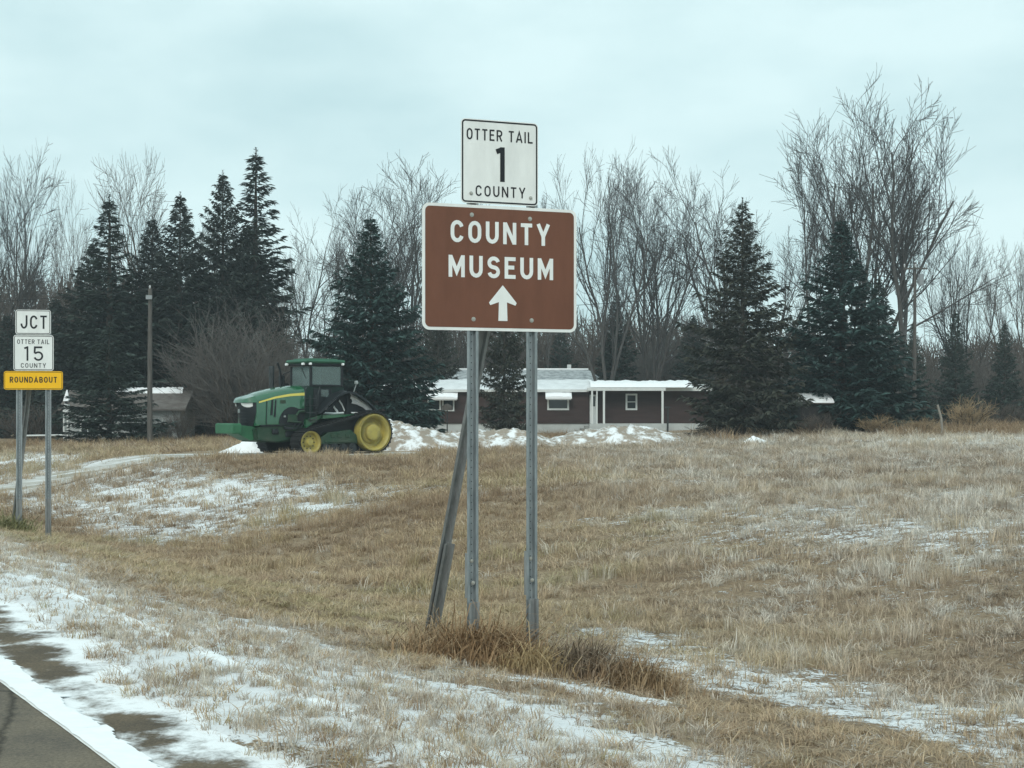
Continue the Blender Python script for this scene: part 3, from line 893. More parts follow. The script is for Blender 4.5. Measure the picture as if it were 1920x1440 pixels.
    q = MB(); q.prism([(1.0, 1.15), (2.95, 1.15), (2.95, 2.2), (2.75, 2.53), (1.0, 2.53)], 'y', -.66, .66)
    q.build('cab_base', mat('dark_green_paint', (.006, .024, .018), .45, .2, 2), R)
    z0, z1 = 2.53, 3.28
    cor = {'front_left': (cu1, ch), 'front_right': (cu1, -ch), 'rear_left': (cu0, ch), 'rear_right': (cu0, -ch)}
    q = MB()
    for (u, v) in cor.values():
        q.bbox((u, v, (z0 + z1) / 2), (.10, .10, z1 - z0), .02)
    q.bbox(((cu0 + cu1) / 2, ch, z0 + .03), (cu1 - cu0 - .10, .07, .06), .01); q.bbox(((cu0 + cu1) / 2, -ch, z0 + .03), (cu1 - cu0 - .10, .07, .06), .01)
    cab = q.build('cab_frame', BLACKP, R)
    for sg in (1, -1):
        q = MB(); q.box(((cu0 + cu1) / 2, sg * ch, (z0 + z1) / 2 + .03), (cu1 - cu0 - .12, .012, z1 - z0 - .08)); q.build('window', CABGLASS, cab)
    for u in (cu0, cu1):
        q = MB(); q.box((u, 0, (z0 + z1) / 2), (.012, 2 * ch - .12, z1 - z0 - .02)); q.build('window', CABGLASS, cab)
    # roof
    q = MB()
    ru0, ru1, rv = .98, 2.86, .80
    q.bbox(((ru0 + ru1) / 2, 0, 3.345), (ru1 - ru0 - .12, 2 * rv - .12, .10), .03)
    q.build('roof_underside', BLACKP, R)
    q = MB(); q.bbox(((ru0 + ru1) / 2, 0, 3.455), (ru1 - ru0, 2 * rv, .13), .055); q.bbox(((ru0 + ru1) / 2, 0, 3.53), (ru1 - ru0 - .5, 2 * rv - .4, .08), .035)
    rf = q.build('cab_roof', mat('roof_green', (.03, .11, .065), .5, .15, 2), R)
    for (u, v) in ((ru1 - .03, .45), (ru1 - .03, -.72), (ru1 - .15, rv - .04), (ru0 + .15, rv - .04)):
        q = MB(); q.bbox((u, v, 3.36), (.10, .16, .09), .02); q.build('work_light', LAMP, rf)
    # seat, wheel and wiper seen through the glass
    q = MB(); q.bbox((1.55, 0, 2.50), (.5, .52, .14), .04); q.bbox((1.32, 0, 2.82), (.14, .48, .60), .05); q.build('seat', BLACKP, R)
    q = MB(); q.tube([(2.25, .18 * math.cos(t * math.pi / 6), 2.75 + .18 * math.sin(t * math.pi / 6)) for t in range(13)], .018, 6); q.tube([(2.45, 0, 2.5), (2.25, 0, 2.75)], .03, 6); q.build('steering_wheel', BLACKP, R)
    q = MB(); q.tube([(cu1 + .02, .05, 3.22), (cu1 + .03, .36, 2.85)], .012, 5); q.build('wiper', BLACKP, R)
    # exhaust stack, intake and mirror arms on the right side
    q = MB(); q.tube([(3.62, -.62, 2.40), (3.62, -.62, 2.6), (3.62, -.62, 3.22), (3.62, -.62, 3.30)], [.10, .10, .115, .10], 14); q.build('exhaust_stack', STEEL_D, R, smooth=True)
    q = MB(); q.tube([(3.12, -.72, 2.35), (3.12, -.72, 2.95), (3.16, -.72, 3.18), (3.28, -.72, 3.42)], [.07, .05, .045, .045], 10); q.build('air_intake', BLACKP, R, smooth=True)
    q = MB(); q.bbox((2.98, -.86, 2.78), (.16, .30, .34), .04); q.tube([(2.65, -.72, 3.1), (2.9, -.86, 3.0), (2.98, -.86, 2.9)], .02, 6); q.bbox((2.9, -.74, 2.55), (.34, .2, .2), .04); q.build('mirror', BLACKP, R)
    # grab rails, hoses, door lines and other fittings of the near flank
    for sg in (1, -1):
        q = MB(); q.tube([(2.98, sg * .80, 1.55), (3.02, sg * .86, 1.9), (3.0, sg * .84, 2.42), (2.86, sg * .76, 2.5)], .022, 6)
        q.tube([(2.5, sg * 1.0, 1.5), (2.5, sg * 1.02, 2.25), (2.35, sg * .9, 2.5)], .022, 6); q.build('grab_rail', STEEL_D, R)
        q = MB(); q.bbox((2.05, sg * .675, 1.98), (.9, .03, .95), .03); q.build('door', BLACKP, R)
        q = MB(); q.bbox((1.95, sg * .70, 2.28), (.36, .02, .26), .02); q.build('door_pane', CABGLASS, R)
        q = MB()
        for k in range(3): q.tube([(3.05 + .18 * k, sg * .80, 1.18), (3.2 + .2 * k, sg * .86, 1.02 - .04 * k), (3.55 + .2 * k, sg * .82, .98), (3.9, sg * .72, 1.05)], .022, 6)
        q.build('hose', BLACKP, R)
        q = MB(); q.bbox((3.55, sg * .68, .78), (.55, .10, .22), .03); q.build('tool_box', BLACKP, R)
        q = MB(); q.bbox((4.3, sg * .68, .86), (.3, .08, .18), .03); q.build('filter_housing', BLACKP, R)
        q = MB()
        for k in range(5): q.tube([(4.5 - .30 * k, sg * .67, .98), (4.5 - .30 * k, sg * .685, .98)], .03, 8)
        q.build('frame_bolts', STEEL_D, R)['kind'] = 'stuff'
        q = MB(); q.prism([(3.0, 1.10), (5.02, 1.08), (5.02, 1.12), (3.0, 1.145)], 'y', sg * .66, sg * .735); q.build('lower_trim', BLACKP, R)
    # rear fenders with white bands on their cheeks, and handrails
    for sg in (1, -1):
        q = MB(); n = 10; prof = []
        P = [(2.55, 1.62), (2.35, 1.74), (1.95, 2.05), (1.6, 2.28), (1.2, 2.40), (.8, 2.36), (.35, 2.15), (-.05, 1.90), (-.35, 1.66), (-.42, 1.58)]
        vs = []
        for u, w in P: vs += [(u, sg * .70, w), (u, sg * 1.18, w - .04), (u, sg * 1.20, w - .12)]
        fs = []
        for k in range(len(P) - 1):
            a = 3 * k; b = a + 3
            fs += [(a, a + 1, b + 1, b), (a + 1, a + 2, b + 2, b + 1)]
        q.add(vs, fs)
        fe = q.build('fender', BLACKP, R, smooth=True)
        # fender side cheek in three ribs: dark panel with uneven white bands set on it
        q = MB(); q.prism([(2.2, 1.46), (2.05, 1.90), (1.6, 2.22), (1.2, 2.33), (.8, 2.28), (.35, 2.08), (-.05, 1.84), (-.38, 1.58), (0, 1.46)], 'y', sg * .70, sg * .78); q.build('fender_cheek', BLACKP, fe)
        sn = MB()
        rnd = random.Random(3)
        def band(pts, wd):
            vs = []
            for (u, w) in pts:
                j = rnd.uniform(-.015, .015)
                vs += [(u, sg * .80, w - wd / 2 + j), (u, sg * .86, w + j), (u, sg * .80, w + wd / 2 + j)]
            fs = []
            for k in range(len(pts) - 1):
                a = 3 * k; b = a + 3
                fs += [(a, a + 1, b + 1, b), (a + 1, a + 2, b + 2, b + 1)]
            sn.add(vs, fs)
        band([(2.02, 1.66), (1.85, 1.85), (1.6, 2.02), (1.42, 2.08)], .13)
        band([(1.35, 2.03), (1.2, 1.88), (1.08, 1.66)], .10)
        band([(1.62, 1.80), (1.5, 1.68), (1.4, 1.60)], .12)
        band([(2.1, 1.53), (1.6, 1.52), (1.12, 1.53)], .08)
        band([(.78, 2.18), (.5, 2.06), (.2, 1.92), (-.1, 1.76), (-.3, 1.62)], .18)
        band([(.72, 1.98), (.45, 1.93), (.15, 1.82), (-.1, 1.68)], .16)
        band([(.75, 1.53), (.4, 1.53), (.05, 1.56), (-.2, 1.58)], .07)
        sn.build('snow_white_cover', SNOW, fe)
        q = MB(); q.tube([(.95, sg * .84, 1.42), (.95, sg * .84, 2.30)], .045, 8); q.tube([(2.25, sg * .84, 1.45), (1.3, sg * .86, 2.18), (.95, sg * .84, 2.30)], .03, 8)
        q.build('handrail', BLACKP, fe)
        q = MB(); q.tube([(.62, sg * .82, 2.33), (.55, sg * .9, 2.62)], .02, 6); q.bbox((.55, sg * .9, 2.68), (.10, .18, .14), .03); q.build('marker_light', mat('marker_grey', (.30, .34, .34), .4), fe)
        # sloping side shield above the track and step platform
        q = MB(); q.prism([(2.3, 1.33), (2.3, 1.47), (.6, 1.50), (-.2, 1.60), (-.2, 1.48)], 'y', sg * .62, sg * 1.05); q.build('side_platform', GREEN, R)
        q = MB(); q.prism([(3.0, .98), (2.3, 1.36), (2.3, 1.48), (3.0, 1.30)], 'y', sg * .60, sg * .9); q.build('side_shield', GREEN, R)
        q = MB()
        for k in range(4): q.bbox((2.78 + .0 * k, sg * .95, 1.30 - .0 + k * .26), (.32, .3, .03), .01)
        for uu in (2.64, 2.93): q.tube([(uu, sg * 1.08, 1.2), (uu, sg * 1.08, 2.2)], .018, 6)
        q.build('cab_steps', STEEL_D, R)
    # the running gear is laid out true to size; the body is a little shorter than first drawn
    for o in list(R.children_recursive):
        top = o
        while top.parent is not R: top = top.parent
        nm = top.name.split('.')[0]
        if nm in ('track_belt', 'drive_wheel', 'idler_wheel', 'mid_roller', 'inner_guard', 'wheel_nut'): continue
        for v in o.data.vertices: v.co.x *= .90
    return R
build_tractor()

# ------------------------------------------------------------------ snow heaps
def snow_pile_material():
    m = mat('dirty_snow', (.84, .85, .86), .85, col2=(.30, .23, .17), scale=1.9, bump=1.0, bscale=7, stretch=(1, 1, 1.2), detail=8)
    r = [n for n in m.node_tree.nodes if n.type == 'VALTORGB'][0]
    r.color_ramp.elements[0].color, r.color_ramp.elements[1].color = (.30, .25, .20, 1), (.78, .79, .80, 1)
    r.color_ramp.elements[0].position = .46; r.color_ramp.elements[1].position = .58
    return m
PILE = snow_pile_material()
def heap(name, px0, px1, ytop, D, depth, seed, label, m=PILE, cat='snow pile', group='ploughed snow heaps by the yard', peak=.5, sharp=1.0, tex=.3, hh=None):
    a = W(px0, 800, D); b = W(px1, 800, D)
    cx = (a.x + b.x) / 2; hw = (b.x - a.x) / 2
    g = zg1(cx, D); h = hh or EYE + (HORIZON - ytop) / F * D - g
    nu, nv = 64, 30
    u = np.linspace(-1, 1, nu); v = np.linspace(-1, 1, nv)
    U, V_ = np.meshgrid(u, v, indexing='ij')
    X = cx + U * hw; Y = D + V_ * depth
    up = np.where(U < (2 * peak - 1), (U - (2 * peak - 1)) / (2 * peak), (U - (2 * peak - 1)) / (2 - 2 * peak))
    rr = np.clip(1 - np.abs(up) ** (1.5 * sharp) , 0, 1) * np.clip(1 - np.abs(V_) ** 1.7, 0, 1)
    nz = fbm(U * hw * .9 + seed, V_ * depth * 1.1, seed, 5, .6)
    H = h * rr ** .8 * (1 - tex + 2 * tex * (nz)) + (fbm(X * 2.1, Y * 2.1, seed + 3, 5, .65) - .5) * .75 * h * rr
    Z = zg(X, Y) - .06 + H * 1.0
    i = np.arange(nu - 1)[:, None] * nv; j = np.arange(nv - 1)[None, :]
    Q = np.stack([i + j, i + nv + j, i + nv + j + 1, i + j + 1], -1).reshape(-1, 4)
    P = np.stack([(X - cx).ravel(), (Y - D).ravel(), (Z - g).ravel()], 1)
    me = fast_mesh(name, P, Q, m)
    me.polygons.foreach_set('use_smooth', np.ones(len(me.polygons), bool))
    o = link(name, me); o.location = (cx, D, g)
    return tag(o, label, cat, group)
heap('snow_pile', 640, 905, 790, 66.5, 2.2, 1, 'tall dirty snow heap right behind the tractor rear wheel', peak=.36)
heap('snow_pile', 780, 1060, 804, 68, 1.8, 2, 'low brown-streaked snow bank behind the two posts of the brown sign', peak=.5, sharp=1.6)
heap('snow_pile', 985, 1295, 797, 70, 2.2, 3, 'broad snow heap tapering to the right in front of the house porch', peak=.62)
heap('snow_pile', 405, 505, 822, 62.6, .9, 4, 'small clean wedge of snow under the tractor nose', SNOW, peak=.72, tex=.1, sharp=.7)
heap('snow_pile', 1386, 1452, 817, 66, .8, 5, 'little lone snow lump on the grass below the ragged spruce', SNOW, peak=.4, tex=.15)
heap('snow_patch', 555, 612, 1018.5, 24.6, .30, 6, 'thin bright sliver of snow lying in the ditch grass', SNOW, 'snow patch', None, tex=.05, hh=.10)
heap('snow_patch', 958, 988, 905, 37.5, .25, 7, 'short snow scrap on the field behind the sign posts', SNOW, 'snow patch', None, tex=.05)
heap('snow_patch', -5, 50, 839, 78, .5, 8, 'flat snow ridge at left edge behind the junction sign', SNOW, 'snow patch', None, tex=.1)

# ------------------------------------------------------------------ houses
BROWN_W = mat('brown_siding', (.040, .022, .020), .65, .2, 1.5, stretch=(.4, 1, 4))
TRIM = mat('white_trim', (.62, .64, .63), .6, .06, 3)
SKIRT = mat('pale_skirting', (.42, .44, .43), .7, .12, 1.5)
DARKGLASS = mat('dark_pane', (.02, .026, .03), .1, spec=.6)
SHINGLE = mat('snowy_shingles', (.20, .22, .23), .85, col2=(.52, .55, .56), scale=2.3, stretch=(1, 1, 2), bump=.3, bscale=8)
def window(R, x0, x1, z0, z1, y=0, bars=(0, 0), fw=.09, mtrim=TRIM):
    cx, cz = (x0 + x1) / 2, (z0 + z1) / 2
    q = MB()
    q.box((cx, y - .04, z1 - fw / 2), (x1 - x0, .08, fw)); q.box((cx, y - .04, z0 + fw / 2), (x1 - x0, .08, fw))
    for x in (x0 + fw / 2, x1 - fw / 2): q.box((x, y - .04, cz), (fw, .08, z1 - z0 - 2 * fw))
    o = q.build('window', mtrim, R)
    q = MB(); q.box((cx, y - .012, cz), (x1 - x0 - 2 * fw, .02, z1 - z0 - 2 * fw)); q.build('pane', DARKGLASS, o)
    if bars[0] or bars[1]:
        q = MB()
        for k in range(bars[0]):
            x = x0 + (x1 - x0) * (k + 1) / (bars[0] + 1); q.box((x, y - .035, cz), (.05, .03, z1 - z0 - 2 * fw))
        for k in range(bars[1]):
            z = z0 + (z1 - z0) * (k + 1) / (bars[1] + 1); q.box((cx, y - .037, z), (x1 - x0 - 2 * fw, .03, .05))
        q.build('glazing_bar', mtrim, o)
    return o
def awning(R, x0, x1, z0, z1, out=.75):
    q = MB(); n = 8; vs = []
    xs = np.linspace(x0, x1, n)
    for x in xs: vs += [(x, -.01, z1 - .1), (x, -out, z0), (x, -out, z0 - .06)]
    q.add(vs, [f for k in range(n - 1) for f in ((3 * k, 3 * k + 1, 3 * k + 4, 3 * k + 3), (3 * k + 1, 3 * k + 2, 3 * k + 5, 3 * k + 4))])
    q.add([(x0, -.01, z1 - .1), (x0, -out, z0), (x0, -.01, z0)], [(0, 1, 2)]); q.add([(x1, -.01, z1 - .1), (x1, -out, z0), (x1, -.01, z0)], [(0, 1, 2)])
    a = q.build('awning', TRIM, R)
    q = MB(); n = 14; vs = []; rnd = random.Random(int(x0 * 100))
    for k in range(n):
        x = x0 - .05 + (x1 - x0 + .1) * k / (n - 1); e = .65 + .35 * max(0, math.sin(math.pi * k / (n - 1))) ** .5; j = rnd.uniform(-.02, .02)
        vs += [(x, -.02, z1 - .08), (x, -.15, z1 + .12 * e + j), (x, -out * .7, z0 + (z1 - z0) * .62 * e + j), (x, -out - .06, z0 + .16 * e + j), (x, -out - .05, z0 + .0)]
    q.add(vs, [(5 * k + i, 5 * k + i + 1, 5 * k + 6 + i, 5 * k + 5 + i) for k in range(n - 1) for i in range(4)])
    q.build('snow_white_cover', SNOW, a, smooth=True)
    return a
def snow_slab(R, name, x0, x1, y0, y1, z0, z1, t, parent=None, seed=0, m=None):
    """snow blanket on a roof plane rising from (y0,z0) to (y1,z1); soft uneven thickness"""
    nx, ny = 40, 6
    q = MB(); vs = []; rnd = random.Random(seed)
    for i in range(nx + 1):
        x = x0 + (x1 - x0) * i / nx
        j = rnd.uniform(.75, 1.15)
        for k in range(ny + 1):
            f = k / ny
            edge = min(1, 5 * min(f, 1.2 - f)) ** .5
            vs.append((x, y0 + (y1 - y0) * f, z0 + (z1 - z0) * f + .006 + t * edge * j))
        vs.append((x, y0 - .01, z0 - .02))
    m_ = ny + 2
    fs = [(i * m_ + k, i * m_ + k + 1, (i + 1) * m_ + k + 1, (i + 1) * m_ + k) for i in range(nx) for k in range(ny)]
    fs += [(i * m_ + ny + 1, i * m_, (i + 1) * m_, (i + 1) * m_ + ny + 1) for i in range(nx)]
    q.add(vs, fs)
    return q.build(name, m or SNOW, parent or R, smooth=True)

def build_mobile_home():
    D = 100.0; K = F / D; HC = 1040
    g = zg1(W(HC, 812, D).x, D)
    R = empty('mobile_home', (W(HC, 812, D).x, D, g), 0, 'long low brown mobile home with snowy roof and white porch posts', 'house')
    X = lambda px: (px - HC) / K
    Z = lambda py: EYE + (HORIZON - py) / K - g
    zb, ze = Z(794), Z(735)
    q = MB(); q.box(((X(700) + X(1104)) / 2, 2.2, (zb + ze) / 2), (X(1104) - X(700), 4.4, ze - zb)); q.build('wall', BROWN_W, R)
    q = MB(); q.box(((X(1104) + X(1330)) / 2, 2.6, (zb + ze) / 2 + .1), (X(1330) - X(1104), 4.2, ze - zb + .2)); q.build('wall', BROWN_W, R)
    q = MB(); q.box(((X(700) + X(1330)) / 2, 2.3, zb / 2 - .15), (X(1330) - X(700), 4.45, zb + .3 - .006)); q.build('skirting', SKIRT, R)
    # roof of the main part
    q = MB(); q.prism([(-.35, ze), (-.35, ze + .16), (2.2, Z(714)), (4.8, ze + .16), (4.8, ze)], 'x', X(690), X(1104)); rf = q.build('roof', TRIM, R)
    snow_slab(R, 'snow_white_cover', X(690), X(1108), -.36, 2.2, ze + .16, Z(714), .12, rf, 1, mat('roof_snow', (.66, .68, .69), .85, .1, 1.2))
    # right part: flatter, white fascia with thick snow
    q = MB(); q.prism([(-.05, Z(733)), (-.05, Z(727)), (2.2, Z(720)), (4.8, Z(727)), (4.8, Z(733))], 'x', X(1106), X(1335)); rf2 = q.build('roof', TRIM, R)
    snow_slab(R, 'snow_white_cover', X(1106), X(1296), -.85, 2.2, Z(726), Z(719), .22, rf2, 2)
    q = MB(); q.box(((X(1100) + X(1246)) / 2, -.42, Z(730)), (X(1246) - X(1100), .86, .18)); q.build('porch_roof', TRIM, R)
    q = MB(); q.box(((X(1104) + X(1246)) / 2, -.40, zb / 2 - .1), (X(1246) - X(1104), .9, zb + .2)); q.build('porch_deck', SKIRT, R)
    for px, w in ((1109, .11), (1131, .13), (1240, .13), (1118, .08)):
        q = MB(); q.box((X(px), -.78, (zb + Z(733)) / 2), (w, w, Z(733) - zb)); q.build('porch_post', TRIM, R)
    q = MB(); q.box((X(1112), -.03, (zb + Z(740)) / 2), (.42, .06, Z(740) - zb)); dr = q.build('door', TRIM, R)
    q = MB(); q.box((X(1112), -.065, (Z(762) + Z(743)) / 2), (.26, .02, Z(743) - Z(762))); q.build('pane', DARKGLASS, dr)
    window(R, X(1174), X(1196), Z(769), Z(738), 0.5, (0, 1), .11)
    window(R, X(1026), X(1067), Z(769), Z(746), 0, (0, 0), .11)
    window(R, X(801), X(827), Z(771), Z(747), 0, (0, 0), .11)
    window(R, X(829), X(852), Z(771), Z(747), 0, (0, 0), .09)
    window(R, X(930), X(972), Z(769), Z(746), 0, (1, 0), .10)
    awning(R, X(802), X(857), Z(749), Z(737)); awning(R, X(1024), X(1070), Z(748), Z(736))
    for k in range(4):
        q = MB(); h = zb * (1 - k / 4) - .02 + .02
        q.box((X(1100) - .28 * (k - 1), -.40, h / 2 - .05), (.28, .85, h + .1)); q.build('step', mat('concrete', (.22, .23, .22), .9, .2, 4), R)
build_mobile_home()

def build_gray_roof_house():
    D = 118.0; K = F / D; HC = 980
    c = W(HC, 812, D); g = zg1(c.x, D)
    R = empty('hip_roof_house', (c.x, D, g), 0, 'house with grey snow-dusted hip roof standing behind the brown mobile home', 'house')
    X = lambda px: (px - HC) / K
    Z = lambda py: EYE + (HORIZON - py) / K - g
    ze = Z(720)
    q = MB(); q.box(((X(822) + X(1136)) / 2, 4, ze / 2 - .1), (X(1136) - X(822), 7.6, ze + .2)); q.build('wall', mat('grey_siding', (.18, .19, .19), .7, .1), R)
    x0, x1 = X(812), X(1142); zt = Z(691); ex = X(1142) - X(1108)
    q = MB(); y0, y1 = -.3, 8.3
    q.add([(x0, y0, ze), (x1, y0, ze), (x1, y1, ze), (x0, y1, ze), (x0 + ex, 4, zt), (x1 - ex, 4, zt), (x0, y0, ze - .15), (x1, y0, ze - .15), (x1, y1, ze - .15), (x0, y1, ze - .15)],
          [(0, 1, 5, 4), (1, 2, 5), (2, 3, 4, 5), (3, 0, 4), (6, 7, 1, 0), (7, 8, 2, 1), (8, 9, 3, 2), (9, 6, 0, 3), (9, 8, 7, 6)])
    rf = q.build('roof', SHINGLE, R)
    q = MB(); q.tube([(x0 + ex, 4, zt + .02), (x1 - ex, 4, zt + .02)], .10, 6); q.build('ridge_snow', SNOW, rf)
    q = MB(); q.box((X(1071), 4.3, zt + .15), (.3, .3, .5)); q.build('chimney', TRIM, rf)
    window(R, X(1085), X(1110), Z(760), Z(728), .2, (1, 1), .1)
build_gray_roof_house()

def build_garage():
    D = 88.0; K = F / D; HC = 285
    c = W(HC, 835, D); g = zg1(c.x, D)
    R = empty('garage', (c.x, D, g), 0, 'pale garage with brown shingle roof and snowy ridge behind left spruces', 'garage')
    X = lambda px: (px - HC) / K
    Z = lambda py: EYE + (HORIZON - py) / K - g
    ze = Z(768)
    q = MB(); q.box(((X(118) + X(338)) / 2, 2.0, ze / 2 - .1), (X(338) - X(118), 4, ze + .2)); q.build('wall', mat('pale_wall', (.33, .35, .345), .8, .14, 1.2), R)
    q = MB(); q.prism([(-.35, ze - .05), (-.35, ze + .05), (2.0, Z(731)), (4.35, ze + .05), (4.35, ze - .05)], 'x', X(112), X(350)); rf = q.build('roof', mat('brown_shingles', (.10, .085, .075), .9, col2=(.17, .155, .145), scale=2.4, stretch=(1, 1, 3)), R)
    snow_slab(R, 'ridge_snow', X(205), X(331), 1.6, 2.0, Z(737), Z(731), .16, rf, 5)
    window(R, X(150), X(180), Z(815), Z(785), 0, (1, 0), .1)
build_garage()

def build_white_tower():
    D = 84.0; K = F / D
    c = W(123.5, 838, D); g = zg1(c.x, D)
    R = empty('garden_tower', (c.x, D, g), 0, 'slim white garden tower with pointed cap left of the low spruce', 'garden ornament')
    Z = lambda py: EYE + (HORIZON - py) / K - g
    q = MB()
    for sx in (-.10, .10):
        for sy in (0, .2): q.box((sx, sy, Z(776) / 2 - .1), (.075, .075, Z(776) + .2))
    q.build('leg', TRIM, R)
    q = MB(); q.prism([(-.17, Z(776)), (.17, Z(776)), (.14, Z(758)), (-.06, Z(757))], 'y', -.08, .28); q.build('shelf', TRIM, R)
    q = MB(); b = Z(752); t = Z(731)
    q.add([(-.14, -.05, b), (.16, -.05, b), (.16, .25, b), (-.14, .25, b), (.0, .1, t), (.06, .1, t)], [(0, 1, 5, 4), (1, 2, 5), (2, 3, 4, 5), (3, 0, 4), (3, 2, 1, 0)])
    q.build('pointed_cap', SNOW, R)
    q = MB(); q.box((0.0, .1, (Z(752) + Z(758)) / 2), (.12, .12, Z(752) - Z(758))); q.build('neck', BLACKP, R)
    # rail beside it
    a = W(44, 818, D); b_ = W(119, 816, D)
    ga = zg1((a.x + b_.x) / 2, D)
    Rf = empty('rail_fence', ((a.x + b_.x) / 2, D + .1, ga), 0, 'low white rail fence left of the slim white garden tower', 'fence')
    h = EYE + (HORIZON - 817) / K - ga; L_ = b_.x - a.x
    q = MB(); q.tube([(-L_ / 2, 0, h), (L_ / 2, 0, h + .03)], .045, 8); q.build('rail', TRIM, Rf)
    for x in (-L_ / 2 + .1, 0, L_ / 2 - .1):
        q = MB(); q.box((x, .1, h / 2 - .05), (.08, .08, h)); q.build('post', mat('old_wood', (.14, .12, .10), .85, .2, 5, stretch=(3, 3, .5)), Rf)
build_white_tower()

def build_shed():
    D = 78.0; K = F / D
    c = W(1530, 800, D); g = zg1(c.x, D)
    R = empty('shed', (c.x, D, g), 0, 'low shed with bright snow roof glimpsed between two right spruces', 'shed')
    Z = lambda py: EYE + (HORIZON - py) / K - g
    ze = Z(756)
    q = MB(); q.box((0, 1.4, ze / 2 - .1), (1.5, 2.8, ze + .2)); q.build('wall', mat('shed_boards', (.022, .02, .02), .8, .2, 3), R)
    q = MB(); q.prism([(-.2, ze - .03), (-.2, ze + .04), (1.4, Z(741)), (3.0, ze + .04), (3.0, ze - .03)], 'x', -.85, .85); rf = q.build('roof', mat('brown_shingles', (.1, .09, .08)), R)
    snow_slab(R, 'snow_white_cover', -.86, .86, -.2, 1.4, ze + .04, Z(741), .12, rf, 9)
build_shed()

# ------------------------------------------------------------------ poles and yard posts
WOOD = mat('pole_wood', (.06, .054, .05), .85, col2=(.12, .11, .10), scale=5, stretch=(4, 4, .25), bump=.2, bscale=20)
def utility_pole(px, ytop, ybase, D, r, label, arm):
    b = W(px, ybase, D); g = zg1(b.x, D)
    R = empty('utility_pole', (b.x, D, g), 0, label, 'utility pole', 'wooden utility poles')
    h = EYE + (HORIZON - ytop) / F * D - g
    q = MB(); q.tube([(0, 0, -.5), (0, 0, h * .5), (.02, 0, h)], [r * 1.15, r, r * .8], 10); q.build('pole', WOOD, R, smooth=True)
    if arm:
        q = MB(); q.box((0, -.13, h - .35), (1.3, .08, .10)); q.build('crossarm', WOOD, R)
        q = MB(); q.tube([(.32, -.1, h - 1.25), (.32, -.1, h - .65)], .15, 12); q.build('transformer', mat('transformer_grey', (.25, .27, .28), .5), R, smooth=True)
        xs = (-.6, 0, .6)
    else:
        q = MB(); q.box((.0, -.2, h - .45), (.30, .10, .20)); q.build('bracket', mat('transformer_grey', (.25, .27, .28), .5), R)
        xs = (0,)
    for x in xs:
        q = MB(); z = h - .28 if arm else h - .02
        q.tube([(x, -.16 if arm else 0, z), (x, -.16 if arm else 0, z + .12), (x, -.16 if arm else 0, z + .18)], [.03, .05, .03], 8); q.build('insulator', mat('porcelain', (.5, .52, .52), .3), R)
    return Vector((b.x, D, g + h))
pa = utility_pole(281, 541, 838, 80, .125, 'bare wooden pole standing between the left spruces and the brown bush', False)
pb = utility_pole(1715, 492, 800, 88, .095, 'utility pole with crossarm beside the dark spruces at right', True)
def wire(p, q_, sag, r=.014):
    pts = []
    for k in range(25):
        t = k / 24; p3 = p.lerp(q_, t); p3.z -= sag * 4 * t * (1 - t); pts.append(tuple(p3))
    mb = MB(); mb.tube(pts, r, 5); return mb
m_w = mat('wire_black', (.02, .02, .022), .6)
mb = wire(pa + Vector((0, 0, -.05)), Vector((pa.x - 42, 74, pa.z - .6)), 1.0)
tag(mb.build('power_line', m_w), 'single thin wire sagging off the left pole toward the left edge', 'power line')
mb = wire(pa + Vector((0, .02, -.05)), pb + Vector((-.68, -.16, -.1)), 1.6)
tag(mb.build('power_line', m_w), 'long thin wire strung between the two wooden poles before the trees', 'power line')

def yard_post(px, ytop, ybase, D, kind, label, cat, name):
    b = W(px, ybase, D); g = zg1(b.x, D); h = EYE + (HORIZON - ytop) / F * D - g
    R = empty(name, (b.x, D, g), 0, label, cat)
    if kind == 'feeder':
        q = MB(); q.tube([(0, 0, -.2), (0, 0, h - .35)], .035, 8); q.build('post', STEEL_D, R)
        q = MB(); q.prism([(-.28, h - .35), (.28, h - .35), (.28, h - .1), (0, h + .05), (-.28, h - .1)], 'y', -.16, .16); q.build('box', WOOD, R)
    else:
        q = MB(); q.tube([(0, 0, -.2), (0, 0, h)], .05, 8); q.build('post', STEEL_D, R)
        q = MB(); q.tube([(-.16, -.02, h), (.16, -.02, h)], .05, 6); q.build('crossbar', STEEL_D, R)
yard_post(838.5, 758, 800, 92, 'feeder', 'thin post with small dark box before the left house window', 'bird feeder', 'bird_feeder')
yard_post(1252, 764, 812, 92, 'bar', 'grey clothesline post with short crossbar at right end of the brown house', 'clothesline post', 'clothesline_post')
b = W(1765, 808, 72); g = zg1(b.x, b.y)
q = MB(); q.tube([(.07, 0, -.2), (0, 0, .8), (-.17, 0, 1.42)], [.06, .055, .05], 8)
o = q.build('fence_post', mat('grey_wood', (.24, .22, .19), .85, .2, 6, stretch=(4, 4, .4)), None, True); o.location = (b.x, b.y, g)
tag(o, 'leaning grey wooden fence post at the right field edge', 'fence post')

# ------------------------------------------------------------------ trees: builders
def bark(name, c, c2, sc_=3):
    return mat(name, c, .9, col2=c2, scale=sc_, stretch=(3, 3, .5))
BARK_G = bark('grey_bark', (.050, .047, .045), (.105, .10, .095))
BARK_B = bark('brown_bark', (.06, .048, .040), (.115, .095, .08))
TWIG_G = mat('grey_twigs', (.068, .064, .063), .9, .2, .6)
TWIG_B = mat('brown_twigs', (.098, .080, .068), .9, .25, .8)

